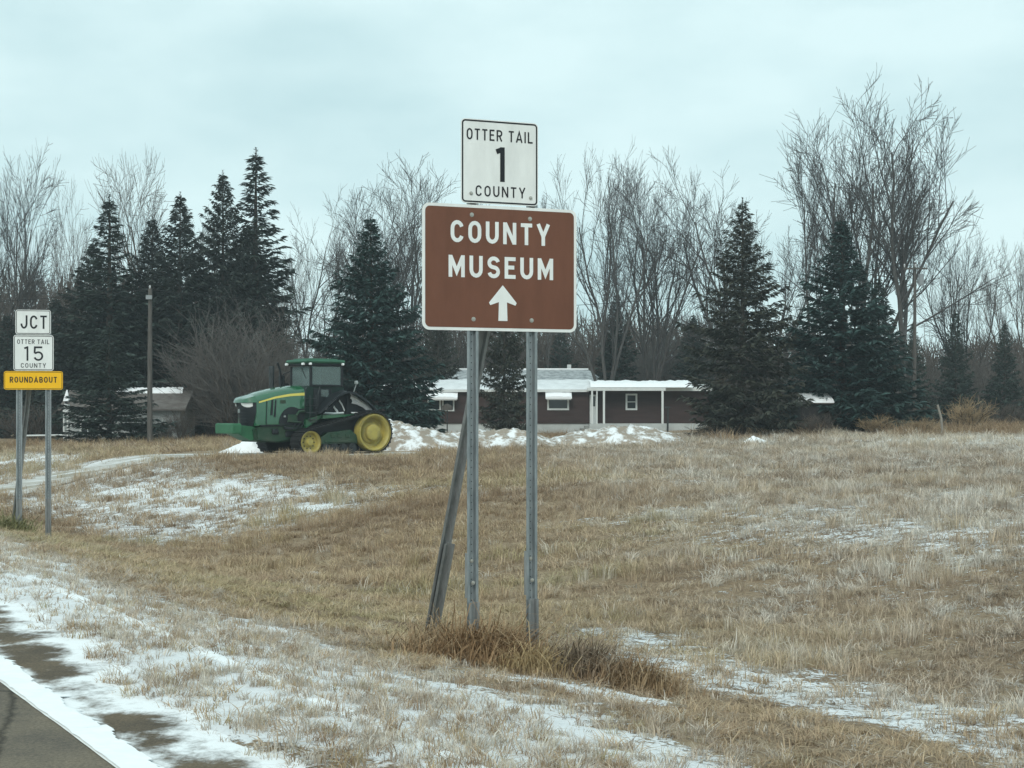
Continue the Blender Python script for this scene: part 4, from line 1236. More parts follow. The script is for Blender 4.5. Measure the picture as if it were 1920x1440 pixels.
class TubeSet:
    def __init__(s): s.V = []; s.F = []; s.n = 0
    def add(s, pts, rad, k):
        pts = np.asarray(pts, float); m = len(pts)
        d = np.gradient(pts, axis=0); d /= np.linalg.norm(d, axis=1)[:, None] + 1e-9
        ref = np.array([.31, .95, .05]) if abs(d[0][2]) > .8 else np.array([0, 0, 1.])
        a = np.cross(d, ref); a /= np.linalg.norm(a, axis=1)[:, None] + 1e-9
        b = np.cross(d, a)
        th = np.arange(k) * 2 * math.pi / k
        P = pts[:, None, :] + np.asarray(rad)[:, None, None] * (a[:, None, :] * np.cos(th)[None, :, None] + b[:, None, :] * np.sin(th)[None, :, None])
        s.V.append(P.reshape(-1, 3))
        i = np.arange(m - 1)[:, None] * k; j = np.arange(k)[None, :]; j2 = (j + 1) % k
        s.F.append(np.stack([i + j, i + j2, i + k + j2, i + k + j], -1).reshape(-1, 4) + s.n)
        s.n += m * k
    def mesh(s, name, m):
        me = fast_mesh(name, np.concatenate(s.V), np.concatenate(s.F), m)
        me.polygons.foreach_set('use_smooth', np.ones(len(me.polygons), bool))
        return me

def unit(v): return v / (np.linalg.norm(v) + 1e-9)
def rot_about(v, axis, ang):
    c, s = math.cos(ang), math.sin(ang)
    return v * c + np.cross(axis, v) * s + axis * np.dot(axis, v) * (1 - c)

def bare_tree_meshes(seed, stems=4, H=18., trunk=.18, spread=26, nch=(8, 6, 5), up=.10, r0=.36, twig_r=.0178, bark_m=None, twig_m=None, wob=.15, kid=(.36, .62)):
    rg = random.Random(seed)
    T, C = TubeSet(), TubeSet()
    def path(p, d, L, r, lev, n):
        pts, rr = [np.array(p)], [r]
        for i in range(n):
            d = unit(d + np.array([rg.gauss(0, wob), rg.gauss(0, wob), rg.gauss(0, wob * .6)]) * (1 if lev < 2 else .72) + np.array([0, 0, up * (1.5 if lev == 1 else .55)]))
            pts.append(pts[-1] + d * L / n)
            rr.append(max(r * (1 - .68 * (i + 1) / n), twig_r * .7))
        return pts, rr
    def grow(p, d, L, r, lev):
        n = {1: 7, 2: 5, 3: 4, 4: 3}.get(lev, 3)
        pts, rr = path(p, d, L, r, lev, n)
        (T if lev == 1 else C).add(pts, rr, {1: 7, 2: 5, 3: 3}.get(lev, 3))
        if lev > len(nch): return
        nk = nch[lev - 1]
        for k in range(nk):
            f = .28 + .70 * (k + rg.random()) / nk
            if lev == 1: f = .22 + .76 * (k + rg.random()) / nk
            i = min(int(f * n), n - 1); t = f * n - i
            q = pts[i] * (1 - t) + pts[i + 1] * t
            dd = unit(pts[i + 1] - pts[i])
            ax = unit(np.cross(dd, np.array([rg.gauss(0, 1), rg.gauss(0, 1), rg.gauss(0, 1)])))
            ang = math.radians(rg.uniform(22, 50) if lev < 3 else rg.uniform(18, 50))
            nd = rot_about(dd, ax, ang)
            nd = unit(nd + np.array([0, 0, .10]))
            rl = L * rg.uniform(*kid) * (1.15 - .45 * f)
            grow(q, nd, rl, max(twig_r, (rr[i] * (1 - t) + rr[i + 1] * t) * rg.uniform(.46, .66)), lev + 1)
    th_ = H * trunk
    tp, tr = path(np.array([0, 0, -.4]), np.array([rg.gauss(0, .04), rg.gauss(0, .04), 1.]), th_ + .4, r0, 0, 5)
    tr = [r0 * (1.25 - .35 * i / 5) for i in range(6)]
    T.add(tp, tr, 9)
    a0 = rg.random() * 6.28
    for k in range(stems):
        az = a0 + 2 * math.pi * k / stems + rg.gauss(0, .35); tl = math.radians(spread * rg.uniform(.45, 1.2)) if stems > 1 else math.radians(4)
        d = np.array([math.sin(tl) * math.cos(az), math.sin(tl) * math.sin(az), math.cos(tl)])
        i = 4 if k % 2 else 5
        grow(tp[i] - np.array([0, 0, .1]), d, (H - th_) * rg.uniform(.80, 1.0), r0 * rg.uniform(.50, .66), 1)
    allv = np.concatenate(C.V)
    h = allv[:, 2].max(); w = np.percentile(np.hypot(allv[:, 0], allv[:, 1]), 90)
    return T.mesh('trunk', bark_m or BARK_G), C.mesh('crown', twig_m or TWIG_G), h, w

def needle_material(name, c1, c2):
    m = mat(name, c1, .8, col2=c2, scale=1.3, spec=.2)
    return m
SPRUCE_D = needle_material('dark_spruce_needles', (.028, .042, .038), (.060, .082, .066))
SPRUCE_B = needle_material('blue_spruce_needles', (.022, .048, .046), (.054, .098, .088))
SPRUCE_O = needle_material('drab_spruce_needles', (.036, .042, .034), (.078, .080, .060))
CEDAR = needle_material('cedar_foliage', (.026, .036, .032), (.054, .066, .056))
DEADTWIG = mat('dead_twigs', (.075, .066, .054), .9, .25, 1)

def spruce_meshes(seed, H=14., rb=2.9, z0=.05, power=.85, whorls=36, per=9, droop=.18, dens=1.0, ragged=.12, needles=None, dead=0, fluff=1.0):
    rg = np.random.default_rng(seed)
    T = TubeSet(); V = []; Ft = []; nV = 0
    T.add([[0, 0, -.4], [0, 0, H * .3], [.03, .02, H * .65], [0, 0, H * .985]], [H * .0145, H * .011, H * .006, .015], 8)
    DT = TubeSet()
    quads = []
    for w in range(whorls):
        f = z0 + (1 - z0) * (w / whorls) ** .95
        z = H * f
        L0 = rb * min((1 - f) ** power, 1.2 * (1 - f) + .01)
        if f < .14: L0 *= .72 + 2.0 * (f)      # lowest branches a little shorter
        npb = max(4, int(per * (1 - .45 * f)))
        a0 = rg.random() * 6.28
        for b in range(npb):
            if rg.random() < ragged * .6: continue
            az = a0 + 2 * math.pi * (b + rg.uniform(-.25, .25)) / npb
            L = L0 * rg.uniform(.78, 1.12) * (.62 + .72 * float(vnoise(az * 1.4 + seed, f * 7.0, seed))) * (1 if rg.random() > ragged else .6) + .10 * (1 - f) + .02
            el = .75 * f ** 2 - droop * (1 - f) + rg.normal(0, .06)
            n = max(3, int(L / .42) + 2)
            tt = np.linspace(0, 1, n + 1)
            rad = tt * L
            zz = z + rad * math.tan(el) - droop * .35 * L * np.sin(tt * math.pi * .9) + .22 * L * tt ** 3 * .5 + rg.uniform(-.26, .26) * H / 14 * (1 - .6 * f)
            pts = np.stack([rad * math.cos(az), rad * math.sin(az), zz], 1)
            if w % 2 == 0 or f < .3: T.add(pts, np.linspace(.028, .008, n + 1) * (H / 14), 3)
            # sprays: each position carries side twigs and a hanging twig
            m = int((6 + L * 12.0) * dens)
            ps = rg.uniform(.10, 1.0, m) ** .75
            base = np.stack([np.interp(ps, tt, pts[:, k]) for k in range(3)], 1)
            d = np.array([math.cos(az), math.sin(az), 0]); sd = np.array([-math.sin(az), math.cos(az), 0])
            sgn = rg.choice([-1, 1], m); fw = rg.uniform(.25, 1.0, m); sl = rg.uniform(.3, 1.0, m); dz = rg.uniform(-.55, .25, m)
            dirv = d[None] * fw[:, None] + sd[None] * (sgn * sl)[:, None] + np.array([0, 0, 1])[None] * dz[:, None]
            dirv /= np.linalg.norm(dirv, axis=1)[:, None]
            ln = (.22 + .34 * rg.random(m)) * (.55 + .6 * L / rb) * (H / 14) ** .5 * fluff
            wd = ln * rg.uniform(.09, .17, m)
            per_ = np.cross(dirv, rg.normal(0, 1, (m, 3)) * .5 + np.array([0, 0, 1])); per_ /= np.linalg.norm(per_, axis=1)[:, None] + 1e-6
            A = base; Mi = base + dirv * (ln * .5)[:, None] + np.array([0, 0, 1]) * (ln * .05)[:, None]; E = base + dirv * ln[:, None] - np.array([0, 0, 1]) * (ln * .10)[:, None]
            P = np.stack([A, Mi + per_ * wd[:, None], E, Mi - per_ * wd[:, None]], 1)
            V.append(P.reshape(-1, 3)); Ft.append((np.arange(m)[:, None] * 4 + np.arange(4)[None]) + nV); nV += 4 * m
            # tip tuft
    m = 60
    zt_ = H * rg.uniform(.94, 1.015, m); az = rg.random(m) * 6.28; ln = .10 + .35 * (1.03 - zt_ / H) * H * .3
    base = np.stack([0 * az, 0 * az, zt_], 1); dirv = np.stack([np.cos(az) * .8, np.sin(az) * .8, np.full(m, .6)], 1); per_ = np.stack([-np.sin(az), np.cos(az), 0 * az], 1)
    P = np.stack([base, base + dirv * (ln * .5)[:, None] + per_ * (ln * .16)[:, None], base + dirv * ln[:, None], base + dirv * (ln * .5)[:, None] - per_ * (ln * .16)[:, None]], 1)
    V.append(P.reshape(-1, 3)); Ft.append((np.arange(m)[:, None] * 4 + np.arange(4)[None]) + nV); nV += 4 * m
    T.add([[0, 0, H * .97], [0, 0, H * 1.012]], [.03, .012], 4)
    if dead:
        for k in range(dead):
            z = H * rg.uniform(.03, .30); az = rg.random() * 6.28; L = rb * rg.uniform(.35, .9)
            p = np.array([0, 0, z]); d = np.array([math.cos(az), math.sin(az), rg.uniform(-.35, .1)]); pts = [p]
            for i in range(4): d = unit(d + rg.normal(0, .12, 3)); pts.append(pts[-1] + d * L / 4)
            DT.add(pts, np.linspace(.035, .012, 5), 3)
            for i in range(12):
                q = pts[rg.integers(1, 5)]; dd = unit(d + rg.normal(0, .6, 3) + np.array([0, 0, -.3])); l2 = rg.uniform(.3, .9)
                DT.add([q, q + dd * l2 * .5, q + dd * l2 + np.array([0, 0, -.1])], [.014, .011, .008], 3)
    Vc = np.concatenate(V)
    me = fast_mesh('crown', Vc, np.concatenate(Ft), needles or SPRUCE_D)
    return T.mesh('trunk', BARK_B), me, H, rb, (DT.mesh('dead_branches', DEADTWIG) if dead else None)

def cedar_meshes(seed, H=13., rb=3.0):
    """dense rounded evergreen: upswept sprays filling a blunt column"""
    rg = np.random.default_rng(seed)
    T = TubeSet(); T.add([[0, 0, -.4], [0, 0, H * .5], [0, 0, H * .9]], [.25, .15, .03], 7)
    m = 15000
    f = rg.random(m) ** .9; az = rg.random(m) * 6.28
    prof = rb * np.interp(f, [0, .1, .35, .6, .8, .93, 1], [.6, .85, 1, .9, .66, .38, .05])
    lump = .60 + .55 * vnoise(az * 2.2, f * 7, seed)
    r = prof * lump * (1 - .45 * rg.random(m) ** 2.2)
    base = np.stack([r * np.cos(az), r * np.sin(az), f * H], 1)
    dirv = np.stack([np.cos(az) * .5, np.sin(az) * .5, np.full(m, .7)], 1) + rg.normal(0, .4, (m, 3)); dirv /= np.linalg.norm(dirv, axis=1)[:, None]
    ln = rg.uniform(.25, .6, m); wd = ln * rg.uniform(.18, .34, m)
    per_ = np.cross(dirv, rg.normal(0, 1, (m, 3))); per_ /= np.linalg.norm(per_, axis=1)[:, None]
    P = np.stack([base, base + dirv * (ln * .5)[:, None] + per_ * wd[:, None], base + dirv * ln[:, None], base + dirv * (ln * .5)[:, None] - per_ * wd[:, None]], 1).reshape(-1, 3)
    return T.mesh('trunk', BARK_B), fast_mesh('crown', P, np.arange(4 * m).reshape(-1, 4), CEDAR), H, rb, None

def shrub_meshes(seed, H=3.0, W_=2.0, n=26, twig=None, nch=(7, 6), tr=.009):
    rg = random.Random(seed); T = TubeSet(); C = TubeSet()
    def br(p, d, L, r, lev):
        m = 4 if lev < 2 else 3; pts, rr = [np.array(p)], [r]
        for i in range(m):
            d = unit(d + np.array([rg.gauss(0, .16), rg.gauss(0, .16), rg.gauss(0, .1) + .05])); pts.append(pts[-1] + d * L / m); rr.append(max(r * (1 - .6 * (i + 1) / m), tr * .7))
        (T if lev == 0 else C).add(pts, rr, 4 if lev == 0 else 3)
        if lev >= len(nch): return
        for k in range(nch[lev]):
            f = .2 + .78 * rg.random(); i = min(int(f * m), m - 1)
            ax = unit(np.array([rg.gauss(0, 1) for _ in range(3)])); nd = rot_about(d, ax, math.radians(rg.uniform(20, 60)))
            br(pts[i] + (pts[i + 1] - pts[i]) * (f * m - i), nd, L * rg.uniform(.3, .6), max(tr, r * .5), lev + 1)
    for k in range(n):
        az = rg.random() * 6.28; tl = rg.random() ** .7 * math.atan2(W_, H * .9); q = rg.random() * W_ * .25
        br(np.array([q * math.cos(az), q * math.sin(az), -.15]), np.array([math.sin(tl) * math.cos(az), math.sin(tl) * math.sin(az), math.cos(tl)]), H * rg.uniform(.6, .95), .035, 0)
    allv = np.concatenate(C.V)
    return T.mesh('stem', BARK_B), C.mesh('crown', twig or TWIG_B), allv[:, 2].max(), np.percentile(np.abs(allv[:, :2]), 97)

def place_tree(name, meshes, px, ytop, halfw, D, label, cat, group, rz=None, dy=0, w_abs=None, extra=None, lean=0):
    t_me, c_me, h0, w0 = meshes[:4]
    b = W(px, 800, D); g = zg1(b.x, D)
    h = EYE + (HORIZON - ytop) / F * D - g
    w = halfw / F * D
    R = empty(name, (b.x, D, g), rz if rz is not None else random.uniform(0, 6.28), label, cat, group)
    R.scale = (w / w0, w / w0, h / h0)
    if lean: R.rotation_euler.y = 0
    link('trunk' if 'stem' not in t_me.name else 'stem', t_me, R); link('crown', c_me, R)
    if len(meshes) > 4 and meshes[4] is not None: link('dead_branches', meshes[4], R)
    return R

# --- bare trees
BT = [bare_tree_meshes(101, 5, 18, .12, 32, (9, 8, 6), .06),
      bare_tree_meshes(112, 4, 18, .18, 36, (10, 8, 6), .05),
      bare_tree_meshes(103, 6, 18, .10, 30, (9, 8, 6), .06, wob=.10),
      bare_tree_meshes(114, 3, 18, .24, 32, (12, 8, 6), .05),
      bare_tree_meshes(105, 5, 18, .12, 38, (9, 8, 6), .07, twig_m=TWIG_B, bark_m=BARK_B),
      bare_tree_meshes(106, 2, 18, .30, 22, (13, 8, 6), .04)]
BG = 'bare deciduous trees behind the yard'
for v, px, yt, hw, D, lab in [
    (0, 2, 245, 120, 108, 'bare bushy tree filling the left edge of the photo'),
    (4, 96, 335, 95, 118, 'shorter bare tree leaning out behind the junction sign'),
    (4, 300, 255, 150, 112, 'wide bare tree fanning out above the left spruce group'),
    (1, 600, 335, 110, 106, 'open bare tree above the tractor cab, left of the blue spruce'),
    (2, 742, 275, 140, 116, 'tall bare tree directly behind the blue spruce'),
    (4, 835, 305, 85, 122, 'bare tree half hidden by left edge of the brown sign'),
    (5, 1018, 315, 50, 122, 'thin bare tree peeking right of the county 1 marker'),
    (0, 1150, 250, 135, 110, 'many-stemmed bare tree just right of the brown sign'),
    (2, 1225, 270, 110, 116, 'upright bare tree between the brown sign and the ragged spruce'),
    (1, 1345, 275, 150, 114, 'broad bare tree directly behind the ragged spruce'),
    (5, 1500, 215, 125, 108, 'tall sparse bare tree left of the two tallest crowns'),
    (2, 1618, 155, 165, 108, 'tallest bare tree rising behind the dense right spruce'),
    (3, 1684, 162, 178, 106, 'second tallest bare tree spreading right above the crossarm pole'),
    (0, 1800, 405, 100, 118, 'mid-height bare tree right of the crossarm pole'),
    (4, 1905, 398, 85, 112, 'bare tree cut by the right edge of the photo'),
    (1, 1440, 360, 95, 122, 'low bare tree between ragged spruce and dense right spruce'),
    (3, 700, 400, 80, 126, 'fine-twigged bare tree low behind the blue spruce'),
    (4, 520, 420, 60, 124, 'bare tree behind the tallest left spruce, right side'),
    (0, -70, 320, 80, 112, 'bare tree beyond the left picture edge'),
    (2, 2010, 400, 80, 112, 'bare tree beyond the right picture edge')]:
    place_tree('bare_tree', BT[v], px, yt, hw, D, lab, 'bare tree', BG)

# --- spruces
SP_dense = spruce_meshes(201, 14, 3.3, .02, .72, 52, 13, .16, 2.1, .04, SPRUCE_B)
SP_dark = spruce_meshes(202, 14, 2.6, .03, .75, 46, 12, .14, 2.0, .10, SPRUCE_D)
SP_thin = spruce_meshes(203, 15, 2.1, .03, .62, 44, 11, .10, 1.9, .22, SPRUCE_D)
SP_ragged = spruce_meshes(204, 14, 3.3, .09, .62, 46, 12, .24, 1.9, .18, SPRUCE_O, dead=60)
SP_small = spruce_meshes(205, 9, 2.2, .02, .8, 38, 11, .12, 2.0, .08, SPRUCE_D)
SP_bushy = spruce_meshes(207, 14, 3.4, .02, .55, 50, 13, .05, 2.1, .10, CEDAR)
SG = 'evergreens around the yard'
for me, px, yt, hw, D, lab in [
    (SP_dense, 695, 408, 128, 76, 'dense blue-green spruce between tractor and brown sign'),
    (SP_ragged, 1392, 378, 122, 76, 'ragged drab spruce with bare lower trunk at right end of the house'),
    (SP_dense, 1578, 412, 135, 80, 'dense wide spruce nearest the crossarm pole, drooping boughs'),
    (SP_dark, 1648, 520, 62, 86, 'spruce shoulder standing just right behind the dense wide spruce'),
    (SP_thin, 205, 372, 105, 92, 'thin-topped spruce at the left of the left group'),
    (SP_bushy, 175, 455, 115, 96, 'lower dark spruce beside the thin-topped one'),
    (SP_bushy, 338, 366, 118, 95, 'broad blunt-topped evergreen right of the left wooden pole'),
    (SP_bushy, 285, 410, 110, 97, 'broad evergreen directly behind the left wooden pole'),
    (SP_bushy, 418, 325, 110, 98, 'second tallest spruce of the left group with gappy crown'),
    (SP_thin, 480, 285, 115, 100, 'tallest spruce of the left group with pointed tip'),
    (SP_bushy, 468, 425, 110, 104, 'dark spruce filling in below the two tallest left spruces'),
    (SP_small, 205, 610, 92, 82, 'low spreading spruce in front of the pale garage'),
    (SP_dark, 104, 560, 90, 104, 'dark spruce behind the junction sign stack'),
    (SP_dark, 14, 590, 80, 106, 'dark spruce at the left edge below the bushy bare tree'),
    (SP_ragged, 945, 470, 54, 84, 'thin spruce behind the brown sign, standing before the house wall'),
    (SP_dark, 1156, 552, 52, 113, 'small dark spruce over the grey hip roof right end'),
    (SP_small, 1052, 610, 50, 124, 'small spruce behind the hip roof left of the chimney'),
    (SP_ragged, 822, 560, 60, 108, 'drab spruce above the left end of the brown house'),
    (SP_small, 1712, 606, 38, 96, 'small spruce directly behind the crossarm pole'),
    (SP_small, 1792, 585, 46, 104, 'narrow dark spruce right of the crossarm pole'),
    (SP_small, 1884, 606, 44, 104, 'narrow dark spruce near the right edge'),
    (SP_dark, 1300, 590, 55, 112, 'dark spruce behind the right end of the brown house roof'),
    (SP_small, 1345, 770, 48, 78, 'knee-high dark spruce sprig at the foot of the ragged spruce'),
    (SP_dark, 600, 640, 45, 110, 'low dark evergreen seen over the tractor cab roof')]:
    if 'sprig' in lab: lab = 'lowest dark spruce seedling at the foot of the ragged spruce'
    place_tree('spruce_tree', me, px, yt, hw, D, lab, 'spruce', SG)

# --- shrubs
SHR = [shrub_meshes(301, 7, 4.4, 46, mat('bush_twigs', (.135, .122, .112), .9, .25, .5), (9, 7), .011), shrub_meshes(302, 3, 2.2, 26, TWIG_B, (7, 6)), shrub_meshes(303, 2.2, 1.8, 40, mat('straw_stalks', (.34, .25, .15), .9, .25, 1.5), (6, 5), .008)]
for v, px, yt, hw, D, lab in [
    (0, 460, 530, 135, 90, 'big round brown bush behind the tractor hood'),
    (0, 535, 600, 80, 94, 'lower brown bush behind the tractor cab'),
    (0, 405, 610, 60, 92, 'brown bush between the pale garage and the big round bush'),
    (1, 310, 770, 30, 86, 'low bare bush before the pale garage wall'),
    (1, 268, 775, 30, 84.5, 'low bare bush left of the wooden pole foot'),
    (1, 338, 752, 26, 85, 'slim bare bush at the right corner of the pale garage'),
    (1, 1532, 764, 34, 73.5, 'bare bush in front of the snow-roofed low shed'),
    (1, 60, 740, 70, 92, 'brown brush behind the junction sign posts'),
    (1, 1480, 765, 55, 84, 'brown brush between the two large right spruces'),
    (2, 1815, 735, 48, 78, 'tan bushy shrub right of the leaning fence post'),
    (1, 1700, 745, 50, 84, 'brown brush at the foot of the crossarm pole'),
    (1, 1885, 745, 60, 86, 'dark brush at the right edge of the field'),
    (0, 1270, 590, 75, 122, 'tall brown thicket above the house porch roof'),
    (0, 1210, 620, 60, 126, 'thicket behind the small spruce over the hip roof'),
    (0, 1370, 640, 80, 118, 'thicket behind the ragged spruce'),
    (0, 900, 620, 90, 128, 'thicket behind the brown sign posts'),
    (0, 1840, 640, 90, 112, 'brown thicket between the narrow right spruces'),
    (0, 1740, 680, 60, 108, 'brown thicket behind the crossarm pole'),
    (2, 1645, 772, 40, 76, 'tan weeds clump before the dense wide spruce'),
    (2, 1730, 778, 36, 75, 'tan weeds clump left of the leaning fence post')]:
    place_tree('bare_shrub', SHR[v], px, yt, hw, D, lab, 'shrub', 'leafless shrubs along the yard')

# --- far wood: a mass of trunks and brush closing the view between the trees
def far_wood():
    rg = np.random.default_rng(55)
    C = TubeSet()
    for k in range(9000):
        y = rg.uniform(126, 160); px = rg.uniform(-150, 2070)
        x = (px - 960) / F * y
        top = np.interp(px, [-150, 100, 480, 560, 630, 700, 850, 1050, 1120, 1330, 1500, 1600, 1700, 1900, 2100], [540, 520, 560, 690, 690, 620, 600, 610, 600, 610, 630, 630, 660, 650, 640])
        h = (EYE + (HORIZON - top) / F * y + .5) * rg.uniform(.45, 1.1)
        z = float(.0)
        d = np.array([rg.normal(0, .12), rg.normal(0, .12), 1.]); p = np.array([x, y, -.6]); pts = [p]
        for i in range(3): d = unit(d + rg.normal(0, .14, 3) * np.array([1, 1, .3])); pts.append(pts[-1] + d * (h + .6) / 3)
        r = rg.uniform(.03, .10)
        C.add(pts, np.linspace(r, .02, 4), 3)
        for j in range(5):
            i = rg.integers(1, 4); q = pts[i] * .6 + pts[i - 1] * .4; dd = unit(d + rg.normal(0, .7, 3)); L = rg.uniform(.8, 2.4)
            C.add([q, q + dd * L + np.array([0, 0, .2])], [.04, .015], 3)
    o = link('far_wood', C.mesh('far_wood', TWIG_B))
    tag(o, 'far brown wood of bare trunks and brush closing the view', 'wood', kind='stuff')
far_wood()

# ------------------------------------------------------------------ dry grass (scattered tufts)
def grass_material():
    m = bpy.data.materials.new('dry_grass'); m.use_nodes = True
    nt = m.node_tree; N = nt.nodes; L = nt.links; b = N['Principled BSDF']
    b.inputs['Roughness'].default_value = .85; b.inputs['Specular IOR Level'].default_value = .15
    at = N.new('ShaderNodeAttribute'); at.attribute_type = 'INSTANCER'; at.attribute_name = 'tint'
    r = N.new('ShaderNodeValToRGB')
    els = [(0, (.31, .22, .145)), (.35, (.42, .315, .215)), (.6, (.53, .415, .285)), (.8, (.48, .39, .24)), (1, (.38, .34, .20))]
    while len(r.color_ramp.elements) < len(els): r.color_ramp.elements.new(.5)
    for e, (p, c) in zip(r.color_ramp.elements, els): e.position = p; e.color = (*c, 1)
    L.new(at.outputs['Fac'], r.inputs['Fac'])
    # frost/snow dusting where snow lies
    a2 = N.new('ShaderNodeAttribute'); a2.attribute_type = 'INSTANCER'; a2.attribute_name = 'frost'
    mx = N.new('ShaderNodeMix'); mx.data_type = 'RGBA'; L.new(a2.outputs['Fac'], mx.inputs[0]); L.new(r.outputs['Color'], mx.inputs[6]); mx.inputs[7].default_value = (.80, .80, .79, 1)
    at3 = N.new('ShaderNodeAttribute'); at3.attribute_name = 'shade'
    hv = N.new('ShaderNodeMix'); hv.data_type = 'RGBA'; hv.blend_type = 'MULTIPLY'; hv.inputs[0].default_value = 1
    cr = N.new('ShaderNodeValToRGB'); cr.color_ramp.elements[0].color = (.62, .58, .55, 1); cr.color_ramp.elements[1].color = (1.2, 1.17, 1.1, 1)
    L.new(at3.outputs['Fac'], cr.inputs['Fac'])
    L.new(mx.outputs[2], hv.inputs[6]); L.new(cr.outputs['Color'], hv.inputs[7])
    L.new(hv.outputs[2], b.inputs['Base Color'])
    tr = N.new('ShaderNodeBsdfTranslucent'); L.new(hv.outputs[2], tr.inputs['Color'])
    ms = N.new('ShaderNodeMixShader'); ms.inputs[0].default_value = .25
    L.new(b.outputs[0], ms.inputs[1]); L.new(tr.outputs[0], ms.inputs[2])
    L.new(ms.outputs[0], N['Material Output'].inputs['Surface'])
    return m
GRASS = grass_material()
def tuft_mesh(seed, n, rad, h, wd, lean, curl):
    rg = np.random.default_rng(seed)
    V, Fq, sh = [], [], []
    for k in range(n):
        a = rg.random() * 6.28; r = rad * rg.random() ** .6
        p = np.array([r * math.cos(a), r * math.sin(a), -.02])
        az = a + rg.normal(0, .9); le = abs(rg.normal(0, lean)); hh = h * rg.uniform(.45, 1.1); w = wd * rg.uniform(.7, 1.3)
        d = np.array([math.cos(az), math.sin(az), 0]); s = np.array([-d[1], d[0], 0])
        mid = p + d * le * hh * .35 + np.array([0, 0, hh * .6]); tip = p + d * hh * (le + curl * rg.random()) + np.array([0, 0, hh * (1 - .3 * min(le, 1))])
        o = len(V) * 1
        V += [p - s * w / 2, p + s * w / 2, mid + s * w * .4, mid - s * w * .4, tip + s * w * .08, tip - s * w * .08]
        Fq += [(o, o + 1, o + 2, o + 3), (o + 3, o + 2, o + 4, o + 5)]
        sh += [rg.random()] * 2
    me = fast_mesh('grass_tuft', V, Fq, GRASS)
    a = me.attributes.new('shade', 'FLOAT', 'FACE'); a.data.foreach_set('value', np.array(sh, np.float32))
    return me
def scatter(name, pos, rot, scl, tint, frost, meshes, label, cat=None):
    src = bpy.data.collections.new(name + '_source')
    for i, me in enumerate(meshes):
        o = bpy.data.objects.new('grass_tuft', me); src.objects.link(o)
    me = bpy.data.meshes.new(name); me.vertices.add(len(pos)); me.vertices.foreach_set('co', np.asarray(pos, np.float32).ravel())
    def at(nm, ty, arr, f='value'):
        a = me.attributes.new(nm, ty, 'POINT'); a.data.foreach_set(f, np.asarray(arr, np.float32).ravel())
    at('rot', 'FLOAT_VECTOR', rot, 'vector'); at('scl', 'FLOAT_VECTOR', scl, 'vector'); at('tint', 'FLOAT', tint); at('frost', 'FLOAT', frost)
    a = me.attributes.new('pick', 'INT', 'POINT'); a.data.foreach_set('value', RNG.integers(0, len(meshes), len(pos)).astype(np.int32))
    ob = link(name, me)
    ng = bpy.data.node_groups.new(name, 'GeometryNodeTree')
    ng.interface.new_socket('Geometry', in_out='INPUT', socket_type='NodeSocketGeometry'); ng.interface.new_socket('Geometry', in_out='OUTPUT', socket_type='NodeSocketGeometry')
    n = ng.nodes; gi = n.new('NodeGroupInput'); go = n.new('NodeGroupOutput')
    ip = n.new('GeometryNodeInstanceOnPoints'); ci = n.new('GeometryNodeCollectionInfo')
    ci.inputs['Collection'].default_value = src; ci.inputs['Separate Children'].default_value = True; ci.inputs['Reset Children'].default_value = True
    ip.inputs['Pick Instance'].default_value = True
    def named(nm, ty):
        q = n.new('GeometryNodeInputNamedAttribute'); q.data_type = ty; q.inputs['Name'].default_value = nm; return q.outputs['Attribute']
    l = ng.links
    l.new(gi.outputs[0], ip.inputs['Points']); l.new(ci.outputs[0], ip.inputs['Instance'])
    l.new(named('rot', 'FLOAT_VECTOR'), ip.inputs['Rotation']); l.new(named('scl', 'FLOAT_VECTOR'), ip.inputs['Scale']); l.new(named('pick', 'INT'), ip.inputs['Instance Index'])
    l.new(ip.outputs[0], go.inputs[0])
    md = ob.modifiers.new('scatter', 'NODES'); md.node_group = ng
    tag(ob, label, cat, kind='stuff')
    return ob

